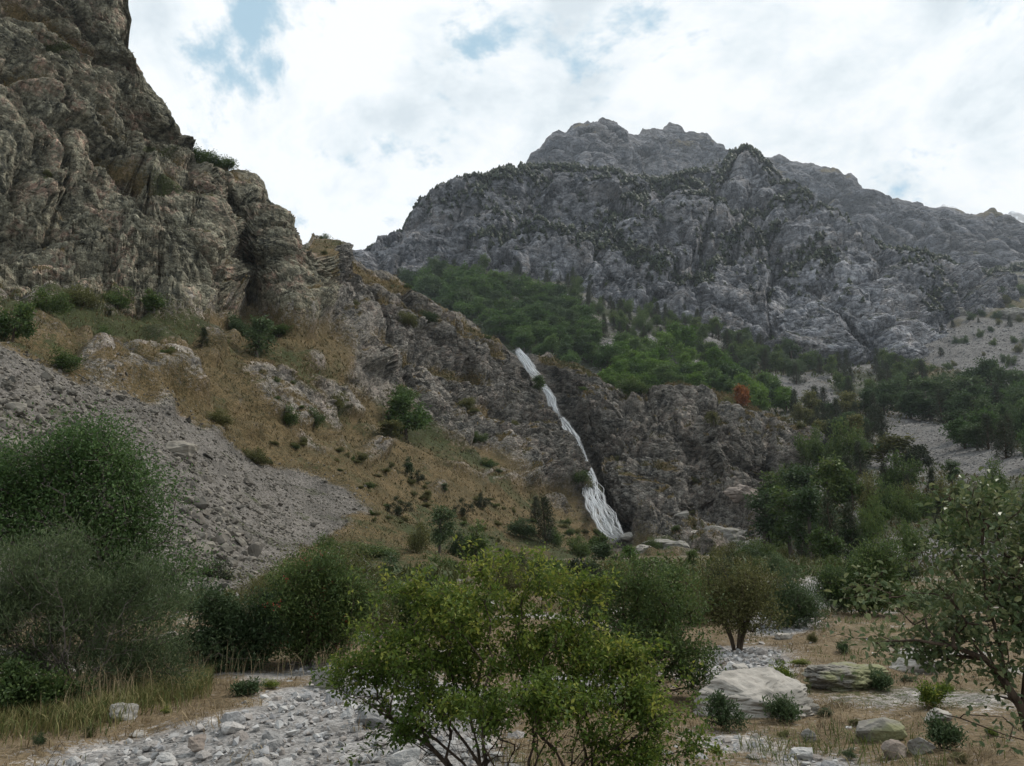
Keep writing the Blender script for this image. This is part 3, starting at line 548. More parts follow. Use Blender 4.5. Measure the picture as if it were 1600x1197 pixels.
L_shrub = leaf_mat('leaf_yellow_green', (0.055, 0.095, 0.016), (0.125, 0.17, 0.028), (0.36, 0.35, 0.07), 0.38)
L_beam = leaf_mat('leaf_whitebeam', (0.045, 0.07, 0.028), (0.085, 0.12, 0.05), (0.2, 0.215, 0.10), 0.25, 0.42)
L_birch = leaf_mat('leaf_birch', (0.04, 0.08, 0.024), (0.075, 0.13, 0.04), (0.14, 0.20, 0.065), 0.3)
L_willow = leaf_mat('leaf_willow', (0.04, 0.062, 0.026), (0.07, 0.10, 0.042), (0.135, 0.165, 0.075), 0.25)
L_dark = leaf_mat('leaf_dark_green', (0.035, 0.06, 0.018), (0.065, 0.105, 0.03), (0.13, 0.165, 0.048), 0.3)
L_olive = leaf_mat('leaf_olive', (0.05, 0.058, 0.02), (0.10, 0.105, 0.036), (0.18, 0.17, 0.065), 0.3)
L_needle = leaf_mat('needle_dark', (0.016, 0.024, 0.012), (0.03, 0.042, 0.02), (0.055, 0.068, 0.032), 0.12)
L_wood = leaf_mat('leaf_wood_green', (0.04, 0.075, 0.022), (0.065, 0.115, 0.032), (0.11, 0.165, 0.05), 0.3, ow=0.55)
L_bright = leaf_mat('leaf_bright_green', (0.045, 0.092, 0.014), (0.075, 0.142, 0.022), (0.13, 0.205, 0.042), 0.32, ow=0.55)
L_grey = leaf_mat('leaf_grey_green', (0.035, 0.058, 0.024), (0.055, 0.088, 0.036), (0.09, 0.125, 0.055), 0.28, ow=0.55)
L_orange = leaf_mat('leaf_rust', (0.14, 0.05, 0.015), (0.24, 0.085, 0.025), (0.30, 0.13, 0.04), 0.25)
M_grass = leaf_mat('grass_dry_blades', (0.10, 0.075, 0.042), (0.20, 0.148, 0.082), (0.33, 0.265, 0.16), 0.2, 0.7)
M_ggrass = leaf_mat('grass_green_blades', (0.05, 0.075, 0.02), (0.10, 0.12, 0.035), (0.24, 0.20, 0.09), 0.25, 0.7)
M_slopegrass = leaf_mat('slope_grass', (0.05, 0.053, 0.022), (0.125, 0.093, 0.045), (0.21, 0.16, 0.088), 0.15, 0.8)
B_brown = bark_mat('bark_brown', (0.035, 0.026, 0.02), (0.10, 0.075, 0.055))
B_grey = bark_mat('bark_grey', (0.07, 0.06, 0.05), (0.16, 0.14, 0.12))
B_white = bark_mat('bark_birch', (0.22, 0.20, 0.18), (0.5, 0.48, 0.45))
S_river = stone_mat('river_stone', [(0.19, 0.188, 0.185), (0.33, 0.325, 0.315), (0.43, 0.42, 0.405), (0.25, 0.225, 0.205), (0.36, 0.355, 0.35), (0.22, 0.218, 0.22)], 14.0)
S_scree = stone_mat('scree_stone', [(0.06, 0.056, 0.048), (0.14, 0.128, 0.108), (0.22, 0.20, 0.168), (0.095, 0.084, 0.072), (0.17, 0.154, 0.13)], 2.5)
S_boulder = stone_mat('boulder_grey', [(0.20, 0.19, 0.172), (0.26, 0.245, 0.22)], 5.0, (0.15, 0.15, 0.105), 0.60, 0.9)
S_pale = stone_mat('boulder_pale', [(0.32, 0.295, 0.26), (0.38, 0.355, 0.32)], 7.0, (0.17, 0.16, 0.14), 0.56, 0.9)
S_moss = stone_mat('boulder_lichen', [(0.20, 0.185, 0.16), (0.22, 0.205, 0.18)], 8.0, (0.20, 0.20, 0.11), 0.50, 0.9)
S_brown = stone_mat('boulder_brown', [(0.22, 0.18, 0.15), (0.26, 0.22, 0.19)], 7.0)

# ================================================================== WATERFALL
def water_mesh(path, seed, strands, per=1.6):
    """a thin sheet down the path with many narrow strands braided in front of it"""
    p = np.array(path, float); seg = np.r_[0, np.cumsum(np.hypot(*np.diff(p[:, :2], axis=0).T))]; rg = np.random.default_rng(seed)
    n = int(seg[-1] / per) + 2; s = np.linspace(0, seg[-1], n); cx, cy, hw = (np.interp(s, seg, p[:, k]) for k in range(3))
    tx, ty = np.gradient(cx), np.gradient(cy); L = np.hypot(tx, ty); nx, ny = -ty / L, tx / L
    kk = np.linspace(-2.4, 2.4, 21); Dd = project(NEAR.at(cx[:, None] + nx[:, None] * hw[:, None] * kk, cy[:, None] + ny[:, None] * hw[:, None] * kk))[2].min(1)
    r = 5; Dp = np.pad(Dd, r, mode='edge'); Dd = np.min([Dp[i:i + n] for i in range(2 * r + 1)], 0); Dp = np.pad(Dd, 4, mode='edge'); Dd = np.convolve(Dp, np.ones(9) / 9, 'valid')
    VV, FF, UV, off = [], [], [], 0
    def strip(k, front, sd, op):
        nonlocal off
        X = cx[:, None] + nx[:, None] * hw[:, None] * k; Yp = cy[:, None] + ny[:, None] * hw[:, None] * k; m_ = k.shape[1]; e = np.linspace(-1, 1, m_)
        q_ = P_at(X, Yp, Dd[:, None] - front - 0.6 - 0.5 * (1 - e[None] ** 2)); idx = np.arange(n * m_).reshape(n, m_) + off
        FF.append(np.stack([idx[:-1, :-1], idx[:-1, 1:], idx[1:, 1:], idx[1:, :-1]], -1).reshape(-1, 4)); VV.append(q_.reshape(-1, 3)); off += n * m_
        UV.append(np.stack([np.repeat(e[None] + 0 * 1.0, n, 0), np.repeat(s[:, None], m_, 1) / 100, np.full((n, m_), sd), np.repeat((op * sst(s, 0, 8) * sst(seg[-1] - s, 0, 14 + 40 * ((sd * 7.3) % 1.0) * (m_ == 4)))[:, None], m_, 1)], -1).reshape(-1, 4))
    strip(np.repeat(np.linspace(-1, 1, 9)[None], n, 0), 0.4, 0.37 * seed, 0.5)
    for i in range(strands):
        c0 = rg.uniform(-0.8, 0.8); wn = 0.5 * fbm(np.c_[s * 0.02, 0 * s + i * 3.1, 0 * s + seed], 3, 6); c = np.clip(c0 + 1.3 * wn, -1.25, 1.25); w_ = (rg.uniform(0.9, 2.6) * (0.6 + 0.8 * rg.random()) / np.maximum(hw, 3))[:, None]
        strip(c[:, None] + w_ * np.linspace(-1, 1, 4)[None], 0.8 + 0.5 * rg.random(), rg.random() * 40, rg.uniform(0.75, 1.0))
    return fast_mesh('water', np.concatenate(VV), np.concatenate(FF), True, {'flow': np.concatenate(UV)})
M_water, t = new_mat('falling_water')
at = t.n('ShaderNodeAttribute', attribute_name='flow'); sp = t.n('ShaderNodeSeparateColor', {0: at.outputs['Color']})
vec = t.n('ShaderNodeCombineXYZ', {0: t.math('MULTIPLY', sp.outputs[0], 1.6), 1: t.math('MULTIPLY', sp.outputs[1], 7.0), 2: sp.outputs[2]}).outputs[0]
nz_ = t.noise(vec, 1.0, 4, 0.6, 0.4).outputs['Fac']
edge = t.math('SUBTRACT', 1.0, t.math('POWER', t.math('ABSOLUTE', sp.outputs[0]), 2.0))
al = t.math('MULTIPLY', t.math('MULTIPLY', t.sstep(nz_, 0.30, 0.62), edge), at.outputs['Alpha'])
bs = t.n('ShaderNodeBsdfPrincipled', {'Base Color': (0.88, 0.90, 0.92, 1), 'Roughness': 0.5, 'Alpha': al, 'Specular IOR Level': 0.3})
tr = t.n('ShaderNodeBsdfTranslucent', {0: (0.88, 0.90, 0.92, 1)})
tp = t.n('ShaderNodeBsdfTransparent'); m2 = t.n('ShaderNodeMixShader', {0: al, 1: tp.outputs[0], 2: tr.outputs[0]})
mx = t.n('ShaderNodeMixShader', {0: 0.5, 1: bs.outputs[0], 2: m2.outputs[0]}); t.n('ShaderNodeOutputMaterial', {0: mx.outputs[0]})
wf = empty('waterfall', NEAR.at(np.array(960.), np.array(838.)))
tag(wf, 'white waterfall tumbling in steps down the dark rock wall', kind='structure')
wl = Vector(wf.location)
for nm, pth, sd, ns in (('upper_fall', [(806, 544, 5), (818, 560, 7), (828, 574, 9), (838, 588, 8), (848, 603, 6)], 3, 14), ('middle_fall', [(846, 600, 5), (857, 615, 6), (862, 630, 9), (868, 645, 8), (876, 660, 6)], 5, 12),
                    ('lower_fall', [(872, 652, 7), (884, 676, 11), (895, 700, 14), (907, 722, 13), (919, 752, 15), (931, 785, 17), (943, 810, 17), (956, 830, 15), (970, 848, 11)], 9, 24)):
    o = obj(nm, water_mesh(pth, sd, ns), M_water, wf); o.location = -wl
print('water', time.time() - T0)

# ================================================================== STONES
def hull_arrays(rng, n, flat=(1, 1, 0.7), cuts=0, rough=0.0, seed=0, pts=None):
    bm = bmesh.new(); p = rng.normal(size=(n, 3)); p /= np.linalg.norm(p, axis=1, keepdims=True); p *= (0.85 + 0.15 * rng.random((n, 1))) * 0.5 * np.array(flat)
    for v in (p if pts is None else np.array(pts)): bm.verts.new(v)
    r = bmesh.ops.convex_hull(bm, input=bm.verts)
    bmesh.ops.delete(bm, geom=[v for v in bm.verts if not v.link_faces], context='VERTS')
    if cuts:
        for k in range(cuts):
            bmesh.ops.triangulate(bm, faces=bm.faces); bmesh.ops.subdivide_edges(bm, edges=bm.edges, cuts=1, use_grid_fill=True)
    bmesh.ops.triangulate(bm, faces=bm.faces); bm.normal_update()
    V = np.array([v.co[:] for v in bm.verts]); N = np.array([v.normal[:] for v in bm.verts])
    bm.verts.index_update(); F = np.array([[v.index for v in f.verts] for f in bm.faces]); bm.free()
    if rough:
        Qs = V * np.array([1, 1, 1.8]) + seed
        V = V + N * (rough * (facet(Qs * 4.5, seed)[0] + 0.5 * facet(Qs * 10, seed + 1)[0] + 0.35 * fbm(Qs * 3, 3, seed)))[:, None]
    V[:, 2] -= V[:, 2].min(); return V, F
RS = np.random.default_rng(11)
STONES = [hull_arrays(RS, int(RS.integers(9, 13)), (1, 0.75 + 0.25 * RS.random(), 0.45 + 0.35 * RS.random())) for _ in range(14)]
STONES_HI = [hull_arrays(RS, int(RS.integers(13, 18)), (1, 0.75 + 0.25 * RS.random(), 0.5 + 0.35 * RS.random()), 2, 0.06, k) for k in range(10)]
def rot_arrays(rng, n, tilt=0.35):
    a = rng.random(n) * 6.283; b = rng.normal(size=n) * tilt; c = rng.normal(size=n) * tilt
    ca_, sa_, cb, sb, cc, sc = np.cos(a), np.sin(a), np.cos(b), np.sin(b), np.cos(c), np.sin(c); z = 0 * a; o1 = z + 1
    Rz = np.stack([np.stack([ca_, -sa_, z], -1), np.stack([sa_, ca_, z], -1), np.stack([z, z, o1], -1)], 1)
    Rx = np.stack([np.stack([o1, z, z], -1), np.stack([z, cb, -sb], -1), np.stack([z, sb, cb], -1)], 1)
    Ry = np.stack([np.stack([cc, z, sc], -1), np.stack([z, o1, z], -1), np.stack([-sc, z, cc], -1)], 1)
    return Rx @ Ry @ Rz, (b, c, a)
def join_protos(name, rng, protos, pos, size, mat, tilt=0.35, sink=0.25, shapes=None):
    Rm, _ = rot_arrays(rng, len(pos), tilt); which = rng.integers(0, len(protos), len(pos)); VV, FF, TT, off = [], [], [], 0
    tnt = rng.random(len(pos))
    for k, (V, F) in enumerate(protos):
        i = np.where(which == k)[0]
        if not len(i): continue
        sv = size[i][:, None, None] if size.ndim == 1 else size[i][:, None, :]
        X = np.einsum('nij,vj->nvi', Rm[i], V) * sv + pos[i][:, None]; X[..., 2] -= sink * (size[i] if size.ndim == 1 else size[i][:, 2])[:, None] * V[:, 2].max()
        VV.append(X.reshape(-1, 3)); FF.append((F[None] + (off + np.arange(len(i)) * len(V))[:, None, None]).reshape(-1, F.shape[1])); TT.append(np.repeat(tnt[i], len(V))); off += len(i) * len(V)
    return obj(name, fast_mesh(name, np.concatenate(VV), np.concatenate(FF), False, {'tint': np.concatenate(TT)}), mat)
HI_ME = [fast_mesh('stone_shape', V, F) for V, F in STONES_HI]
LO_ME = [fast_mesh('stone_shape', V, F) for V, F in STONES]
_mat_me = {}
def stone_obj(name, rng, pos, size, mat, label, cat, group=None, hi=True, tilt=0.3, sink=0.25):
    src = HI_ME if hi else LO_ME; k = int(rng.integers(0, len(src))); key = (hi, k, mat.name)
    if key not in _mat_me:
        me = src[k].copy(); me.materials.clear(); me.materials.append(mat); _mat_me[key] = me
    me = _mat_me[key]; o = bpy.data.objects.new(name, me); COL.objects.link(o)
    sz = size if hasattr(size, '__len__') else (size, size, size)
    o.scale = [float(v) for v in sz]; o.rotation_euler = (rng.normal() * tilt, rng.normal() * tilt, rng.random() * 6.283)
    o.location = (float(pos[0]), float(pos[1]), float(pos[2] - sink * sz[2] * 0.6)); return tag(o, label, cat, group)

rng = np.random.default_rng(21)
x = rng.uniform(-16, 14, 90000); y = 3.5 + 34 * rng.random(90000) ** 1.25
p = np.stack([x, y, floor_z(x, y)], -1); a, b, D = project(p); ok = (a > -120) & (a < 1720) & in_bed(x, y); p, D = p[ok][:20000], D[ok][:20000]
size = np.clip(np.exp(rng.normal(math.log(0.06), 0.55, len(p))), 0.025, 0.36) * np.clip(0.8 + D / 40, 0.9, 1.6)
# thin the gravel between tufts on the grass too
x2 = rng.uniform(-10, 16, 16000); y2 = 4 + 30 * rng.random(16000) ** 1.2; p2 = np.stack([x2, y2, floor_z(x2, y2)], -1); a, b, D2 = project(p2)
ok = (a > -60) & (a < 1660) & (fbm(p2 * 0.3, 4, 105) > 0.02); p2, D2 = p2[ok][:2600], D2[ok][:2600]
p = np.concatenate([p, p2]); D = np.r_[D, D2]; size = np.r_[size, np.clip(np.exp(rng.normal(math.log(0.075), 0.6, len(p2))), 0.03, 0.4)]
p[:, 2] -= 0.03
order = np.argsort(-size / D); big, rest = order[:290], order[290:]
RP = project(p)[0]
for k in big: stone_obj('river_stone', rng, p[k], size[k], S_river, ('large' if size[k] > 0.26 else 'fist-sized') + ' pale stone in the riverbed ' + ('left of the central shrub' if RP[k] < 540 else 'under the central shrub' if RP[k] < 1080 else 'right of the central shrub') + (', near the bottom edge' if D[k] < 8.5 else ', midway' if D[k] < 11.5 else ', at the far end'), 'stone', 'stones of the dry riverbed', hi=True)
g = join_protos('gravel', rng, STONES, p[rest], size[rest], S_river); tag(g, 'pale grey gravel and cobbles of the dry riverbed', 'gravel', kind='stuff')

# scree: coarse blocks low on the near side, fine chips towards its top
n = 60000; a = rng.uniform(-60, 585, n); b = rng.uniform(540, 965, n)
ok = in_poly(a + rng.normal(0, 13, n), b + rng.normal(0, 10, n), SCREE); a, b = a[ok], b[ok]
coarse = np.clip(np.exp(-((a - 330) / 90) ** 2 - ((b - 860) / 95) ** 2) * 1.0 + 0.95 * np.exp(-((a - 20) / 130) ** 2 - ((b - 680) / 110) ** 2) + 0.35 * np.exp(-((a - 230) / 130) ** 2 - ((b - 720) / 70) ** 2), 0, 1)
spx = np.clip(np.exp(rng.normal(0, 0.5, len(a))) * (3.4 + 11.0 * coarse), 2.2, 46)
keep = rng.random(len(a)) < np.clip((4.5 / spx) ** 1.3, 0.08, 1); a, b, spx = a[keep][:12500], b[keep][:12500], spx[keep][:12500]
p = NEAR.at(a, b); D = project(p)[2]; size = spx * D / FPX
order = np.argsort(-spx); big, rest = order[:290], order[290:]
for k in big: stone_obj('scree_boulder', rng, p[k], size[k] * np.array([1.0, 1.0, 0.9]), S_scree, ('hand-high' if spx[k] < 15 else 'large') + ' angular block on the ' + ('upper left scree' if b[k] < 700 and a[k] < 200 else 'middle of the scree' if b[k] < 780 else 'coarse foot of the scree'), 'boulder', 'blocks on the scree slope', hi=spx[k] > 16, tilt=0.5)
g = join_protos('scree', rng, STONES, p[rest], size[rest], S_scree, tilt=0.5); tag(g, 'loose grey scree covering the slope under the cliff', 'scree', kind='stuff')
# pale scree of the upper valley on the right
n = 30000; a = rng.uniform(1200, 1640, n); b = rng.uniform(500, 850, n); ok = np.zeros(n, bool)
for q in SC2[:5]: ok |= in_poly(a, b, q)
a, b = a[ok][:3800], b[ok][:3800]; p = MID.at(a, b); size = np.clip(np.exp(rng.normal(math.log(3.0), 0.4, len(a))), 1.5, 9) * project(p)[2] / FPX
S_pscree = stone_mat('pale_scree_stone', [(0.12, 0.117, 0.113), (0.18, 0.174, 0.168), (0.24, 0.232, 0.225)], 1.0)
g = join_protos('scree', rng, STONES, p, size, S_pscree, tilt=0.4); tag(g, 'pale grey scree among the trees on the far bank', 'scree', kind='stuff')

def boulder(px_, py_, w_, h_, mat, label, seed, sheet=None, cat='boulder', name='boulder', n=22, depth=0.8, cuts=3, rough=0.07, rz=0.0, pts=None):
    bpt = (floor_hit(np.array(px_), np.array(py_)) if sheet is None else sheet.at(np.array(float(px_)), np.array(float(py_))))
    D = float(project(bpt)[2]); k = D / FPX; rg = np.random.default_rng(seed)
    V, F = hull_arrays(rg, n, (1, 1, 1), cuts, rough, seed, pts)
    V = V * np.array([w_ * k, w_ * k * depth, h_ * k * 1.25]) * 1.08; V[:, 2] -= 0.3 * h_ * k
    o = obj(name, fast_mesh(name, V, F, False), mat, loc=[float(v) for v in bpt + np.array([0, w_ * k * depth * 0.4, 0])]); o.rotation_euler.z = rz
    return tag(o, label, cat)
boulder(1192, 1118, 172, 58, S_pale, 'large pale flat-topped boulder with green herbs at its foot', 31, cuts=4, rough=0.075, pts=[(-.5, -.32, 0), (-.47, -.2, .42), (-.33, -.12, .72), (-.1, .2, .8), (.22, .25, .82), (.45, .12, .62), (.5, -.2, .22), (.2, -.5, .2), (-.02, -.46, .36), (.45, -.3, -.1), (-.5, .3, -.1), (.5, .4, -.1), (.1, -.5, -.1)])
boulder(1335, 1078, 126, 40, S_moss, 'long low lichen-grey boulder just behind the large pale one', 32, n=34, cuts=4, rough=0.12)
boulder(1442, 1055, 82, 44, S_pale, 'pale broken boulder partly under the whitebeam branches', 33, n=16, cuts=4, rough=0.06)
boulder(1388, 1160, 78, 36, S_moss, 'rounded boulder with yellow-green lichen in the dry grass', 34, n=30, cuts=3, rough=0.03)
boulder(1404, 1186, 42, 28, S_brown, 'small brown boulder in front of the lichen-covered one', 35, n=26, rough=0.03)
boulder(1446, 1180, 48, 30, S_boulder, 'small cracked grey boulder beside the brown one', 36, n=14)
boulder(1266, 1160, 30, 20, S_boulder, 'small pointed grey rock alone in the dry grass', 37, n=10)
boulder(1304, 947, 30, 46, S_boulder, 'upright grey boulder standing beyond the stony clearing', 38, n=14, depth=0.7)
boulder(185, 1128, 48, 34, S_boulder, 'grey boulder half hidden by dry grass below the willow', 39, n=18)
boulder(513, 1074, 64, 38, S_boulder, 'grey boulder at the edge of the gravel by the central shrub', 40, n=18)
boulder(569, 1006, 30, 24, S_pale, 'small white boulder in front of the dark bushes', 41, n=14)
boulder(1132, 866, 86, 42, S_boulder, 'big rounded grey boulder at the foot of the rock wall', 42, NEAR, n=24, depth=0.7)
boulder(1158, 822, 58, 26, S_brown, 'flat brownish boulder lying above the big rounded one', 43, NEAR, n=16)
boulder(1038, 864, 66, 16, S_boulder, 'low pale rock slab below the foot of the waterfall', 44, NEAR, n=20)
for k, (a_, b_, w_, h_) in enumerate([(985, 856, 34, 14), (1010, 868, 40, 16), (1062, 872, 46, 18), (1090, 858, 30, 14), (1072, 850, 26, 12)]):
    boulder(a_, b_, w_, h_, S_pale if k % 2 else S_boulder, ['grey rock right at the foot of the waterfall', 'low pale rock just right of the waterfall foot', 'broad grey rock in the stream debris below the rock wall', 'pale rock left of the big rounded boulder', 'small grey rock against the base of the rock wall'][k], 110 + k, NEAR, n=16, cuts=2)
boulder(1228, 1000, 34, 18, S_pale, 'grey-white stone at the near end of the stony clearing', 45, n=12)
boulder(1165, 1050, 36, 24, S_pale, 'largest white block in the heap of stones by the olive bush', 46, n=11)
boulder(306, 1172, 36, 22, S_brown, 'rusty brown stump-like rock standing in the gravel', 47, n=12)
boulder(1475, 1128, 50, 18, S_pale, 'low pale rock in the grass under the whitebeam', 48, n=12)
boulder(212, 1150, 26, 12, S_pale, 'small flat white stone at the grass edge of the gravel', 49, n=12)
boulder(740, 599, 1, 1, S_boulder, 'tmp', 50) if False else None
for k, (a_, b_, w_, h_) in enumerate([(8, 700, 46, 40), (20, 640, 40, 22), (336, 848, 34, 24), (270, 705, 66, 28), (392, 872, 30, 26), (310, 792, 34, 22), (60, 600, 30, 16)]):
    boulder(a_, b_, w_, h_, S_scree, ['tall block at the left edge of the scree', 'flat slab near the top left of the scree', 'dark-shadowed block low on the scree', 'grassy brown outcrop in the middle of the scree', 'rounded grey block at the bottom of the scree', 'square block low on the scree beside the birch', 'pale slab at the upper rim of the scree'][k], 60 + k, NEAR, n=14, cuts=2)
print('stones', time.time() - T0)

# ================================================================== PLANTS
def unit(v): return v / (np.linalg.norm(v, axis=-1, keepdims=True) + 1e-9)
def leaves_mesh(name, rng, pos, dirs, length, width, tint, hexa=False, fold=0.25, mat=None, flat=0.6):
    n = len(pos); T = unit(dirs); N = rng.normal(size=(n, 3)); N[:, 2] = np.abs(N[:, 2]) + flat; N = unit(N - (N * T).sum(1, keepdims=True) * T); S = np.cross(T, N)
    L = length[:, None]; Wd = width[:, None]; up = N * Wd * fold
    if not hexa:
        V = np.stack([pos, pos + T * L * 0.45 + S * Wd * 0.5 + up, pos + T * L, pos + T * L * 0.45 - S * Wd * 0.5 + up], 1); k = 4
        F = [np.arange(n * 4).reshape(n, 4)]
    else:
        droop = N * L * 0.12
        V = np.stack([pos, pos + T * L * 0.28 + S * Wd * 0.42 + up, pos + T * L * 0.68 + S * Wd * 0.45 + up - droop * 0.4, pos + T * L - droop, pos + T * L * 0.68 - S * Wd * 0.45 + up - droop * 0.4, pos + T * L * 0.28 - S * Wd * 0.42 + up], 1); k = 6
        b = (np.arange(n) * 6)[:, None]; F = [np.concatenate([b + [0, 1, 2, 3], b + [0, 3, 4, 5]])]
    return fast_mesh(name, V.reshape(-1, 3), F, False, {'tint': np.repeat(np.clip(tint, 0, 1), k)})

def grow(rng, roots, targets, step, path_cost=0.25, curl=0.35, wob=0.12, link=False):
    """join every target to the nearest suitable node of the growing skeleton; returns nodes, parents and one chain per target"""
    cap = 200 + sum(len(r) for r in roots) + int(len(targets) * 14); pos = np.zeros((cap, 3)); dr = np.zeros((cap, 3)); pl = np.zeros(cap); par = np.full(cap, -1); n = 0; chains = []
    for r in roots:
        r = np.asarray(r, float); ch = []; n0 = n
        if link and n: j = int(np.argmin(np.linalg.norm(pos[:n] - r[0], axis=1))); ch = [j]
        else: j = -1
        for i, q in enumerate(r):
            pos[n] = q; dr[n] = unit(r[min(i + 1, len(r) - 1)] - r[max(i - 1, 0)]); par[n] = n - 1 if i else j; pl[n] = pl[n - 1] + np.linalg.norm(q - r[i - 1]) if i else (pl[j] if j >= 0 else 0.0); ch.append(n); n += 1
        chains.append(ch)
    nroot = len(chains); base = np.asarray(roots[0][0])
    for t in targets[np.argsort(np.linalg.norm(targets - base, axis=1))]:
        d = t - pos[:n]; dist = np.linalg.norm(d, axis=1); back = (d * dr[:n]).sum(1) / (dist + 1e-6)
        j = int(np.argmin(dist * (1.25 - 0.35 * back) + path_cost * pl[:n] + 0.4 * np.maximum(-d[:, 2], 0))); L = dist[j]; k = int(min(12, max(2, math.ceil(L / step))))
        c = pos[j] + dr[j] * L * curl; s = (np.arange(1, k + 1) / k)[:, None]; pts = (1 - s) ** 2 * pos[j] + 2 * s * (1 - s) * c + s ** 2 * t
        pts[:-1] += rng.normal(size=(k - 1, 3)) * wob * step
        if n + k >= cap: break
        ch = [j]; prev = j
        for q in pts:
            pos[n] = q; dr[n] = unit(q - pos[prev]); par[n] = prev; pl[n] = pl[prev] + np.linalg.norm(q - pos[prev]); ch.append(n); prev = n; n += 1
        chains.append(ch)
    cnt = np.zeros(n)
    for ch in chains: cnt[ch[-1]] += 1
    for i in range(n - 1, -1, -1):
        if par[i] >= 0: cnt[par[i]] += cnt[i]
    return pos[:n], dr[:n], par[:n], cnt, chains, nroot
def tubes(name, pos, cnt, chains, r_tip, r_pow, r_max, thin=3, thick=7, mat=None):
    VV, FF, off = [], [], 0; rad = np.minimum(r_tip * cnt ** r_pow, r_max)
    for ch in chains:
        if len(ch) < 2: continue
        q = pos[ch]; r = rad[ch].copy(); r[0] = min(r[0], r[1] * 1.25); r[-1] *= 0.5; T = unit(np.gradient(q, axis=0))
        a = np.array([0.31, 0.17, 0.93]); a = a if abs(T[0] @ a) < 0.9 else np.array([1.0, 0.1, 0.0]); A = unit(np.cross(T, a)); B = np.cross(T, A); s = thick if r[0] > r_tip * 6 else (5 if r[0] > r_tip * 3 else thin)
        th = np.arange(s) * 2 * math.pi / s; V = q[:, None] + r[:, None, None] * (A[:, None] * np.cos(th)[None, :, None] + B[:, None] * np.sin(th)[None, :, None])
        i = np.arange(len(ch) * s).reshape(len(ch), s) + off; j = np.roll(i, -1, 1); FF.append(np.stack([i[:-1], j[:-1], j[1:], i[1:]], -1).reshape(-1, 4)); VV.append(V.reshape(-1, 3)); off += len(ch) * s
    return fast_mesh(name, np.concatenate(VV), np.concatenate(FF), True)
def crown_leaves(rng, pos, dr, chains, nroot, per, spread, L, Wd, outdir, droop=0.0, updir=0.0, along=0.0, tint_c=None, hexa=False, flat=0.6, name='crown', last=3):
    bp, bd, tn = [], [], []
    for ch in chains[nroot:]:
        c = ch[-min(last, len(ch) - 1):]; i = np.array(c)[rng.integers(0, len(c), per)]
        bp.append(pos[i]); bd.append(dr[i]); tn.append(np.full(per, 0.5 + 0.22 * rng.normal()))
    bp = np.concatenate(bp); bd = np.concatenate(bd); tn = np.concatenate(tn); n = len(bp)
    off = rng.normal(size=(n, 3)) * spread; p = bp + off + bd * (rng.random((n, 1)) - 0.6) * spread * 1.5
    d = rng.normal(size=(n, 3)) * 0.8 + unit(off) * outdir + bd * along; d[:, 2] += updir - droop
    s = 0.7 + 0.6 * rng.random(n)
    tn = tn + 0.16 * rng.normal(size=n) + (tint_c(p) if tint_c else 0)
    return leaves_mesh(name, rng, p, d, L * s, Wd * s, tn, hexa, flat=flat)
def sample_blobs(rng, blobs, n, shell=0.45, clump=0, csize=0.28):
    b = np.array(blobs, float); w_ = b[:, 3] * b[:, 4] * b[:, 5] if b.shape[1] == 6 else None; w_ = w_ ** 0.75; k = rng.choice(len(b), n, p=w_ / w_.sum())
    if clump:
        nc = max(6, n // clump); kc = rng.choice(len(b), nc, p=w_ / w_.sum()); v = unit(rng.normal(size=(nc, 3))); r = rng.random(nc) ** shell
        cc = b[kc, :3] + v * r[:, None] * b[kc, 3:]; i = rng.integers(0, nc, n); cs = np.median(b[:, 3:]) * csize * (0.6 + 0.8 * rng.random(nc))
        return cc[i] + rng.normal(size=(n, 3)) * cs[i][:, None] * np.array([1, 1, 0.55])
    v = unit(rng.normal(size=(n, 3))); r = rng.random(n) ** shell; return b[k, :3] + v * r[:, None] * b[k, 3:]

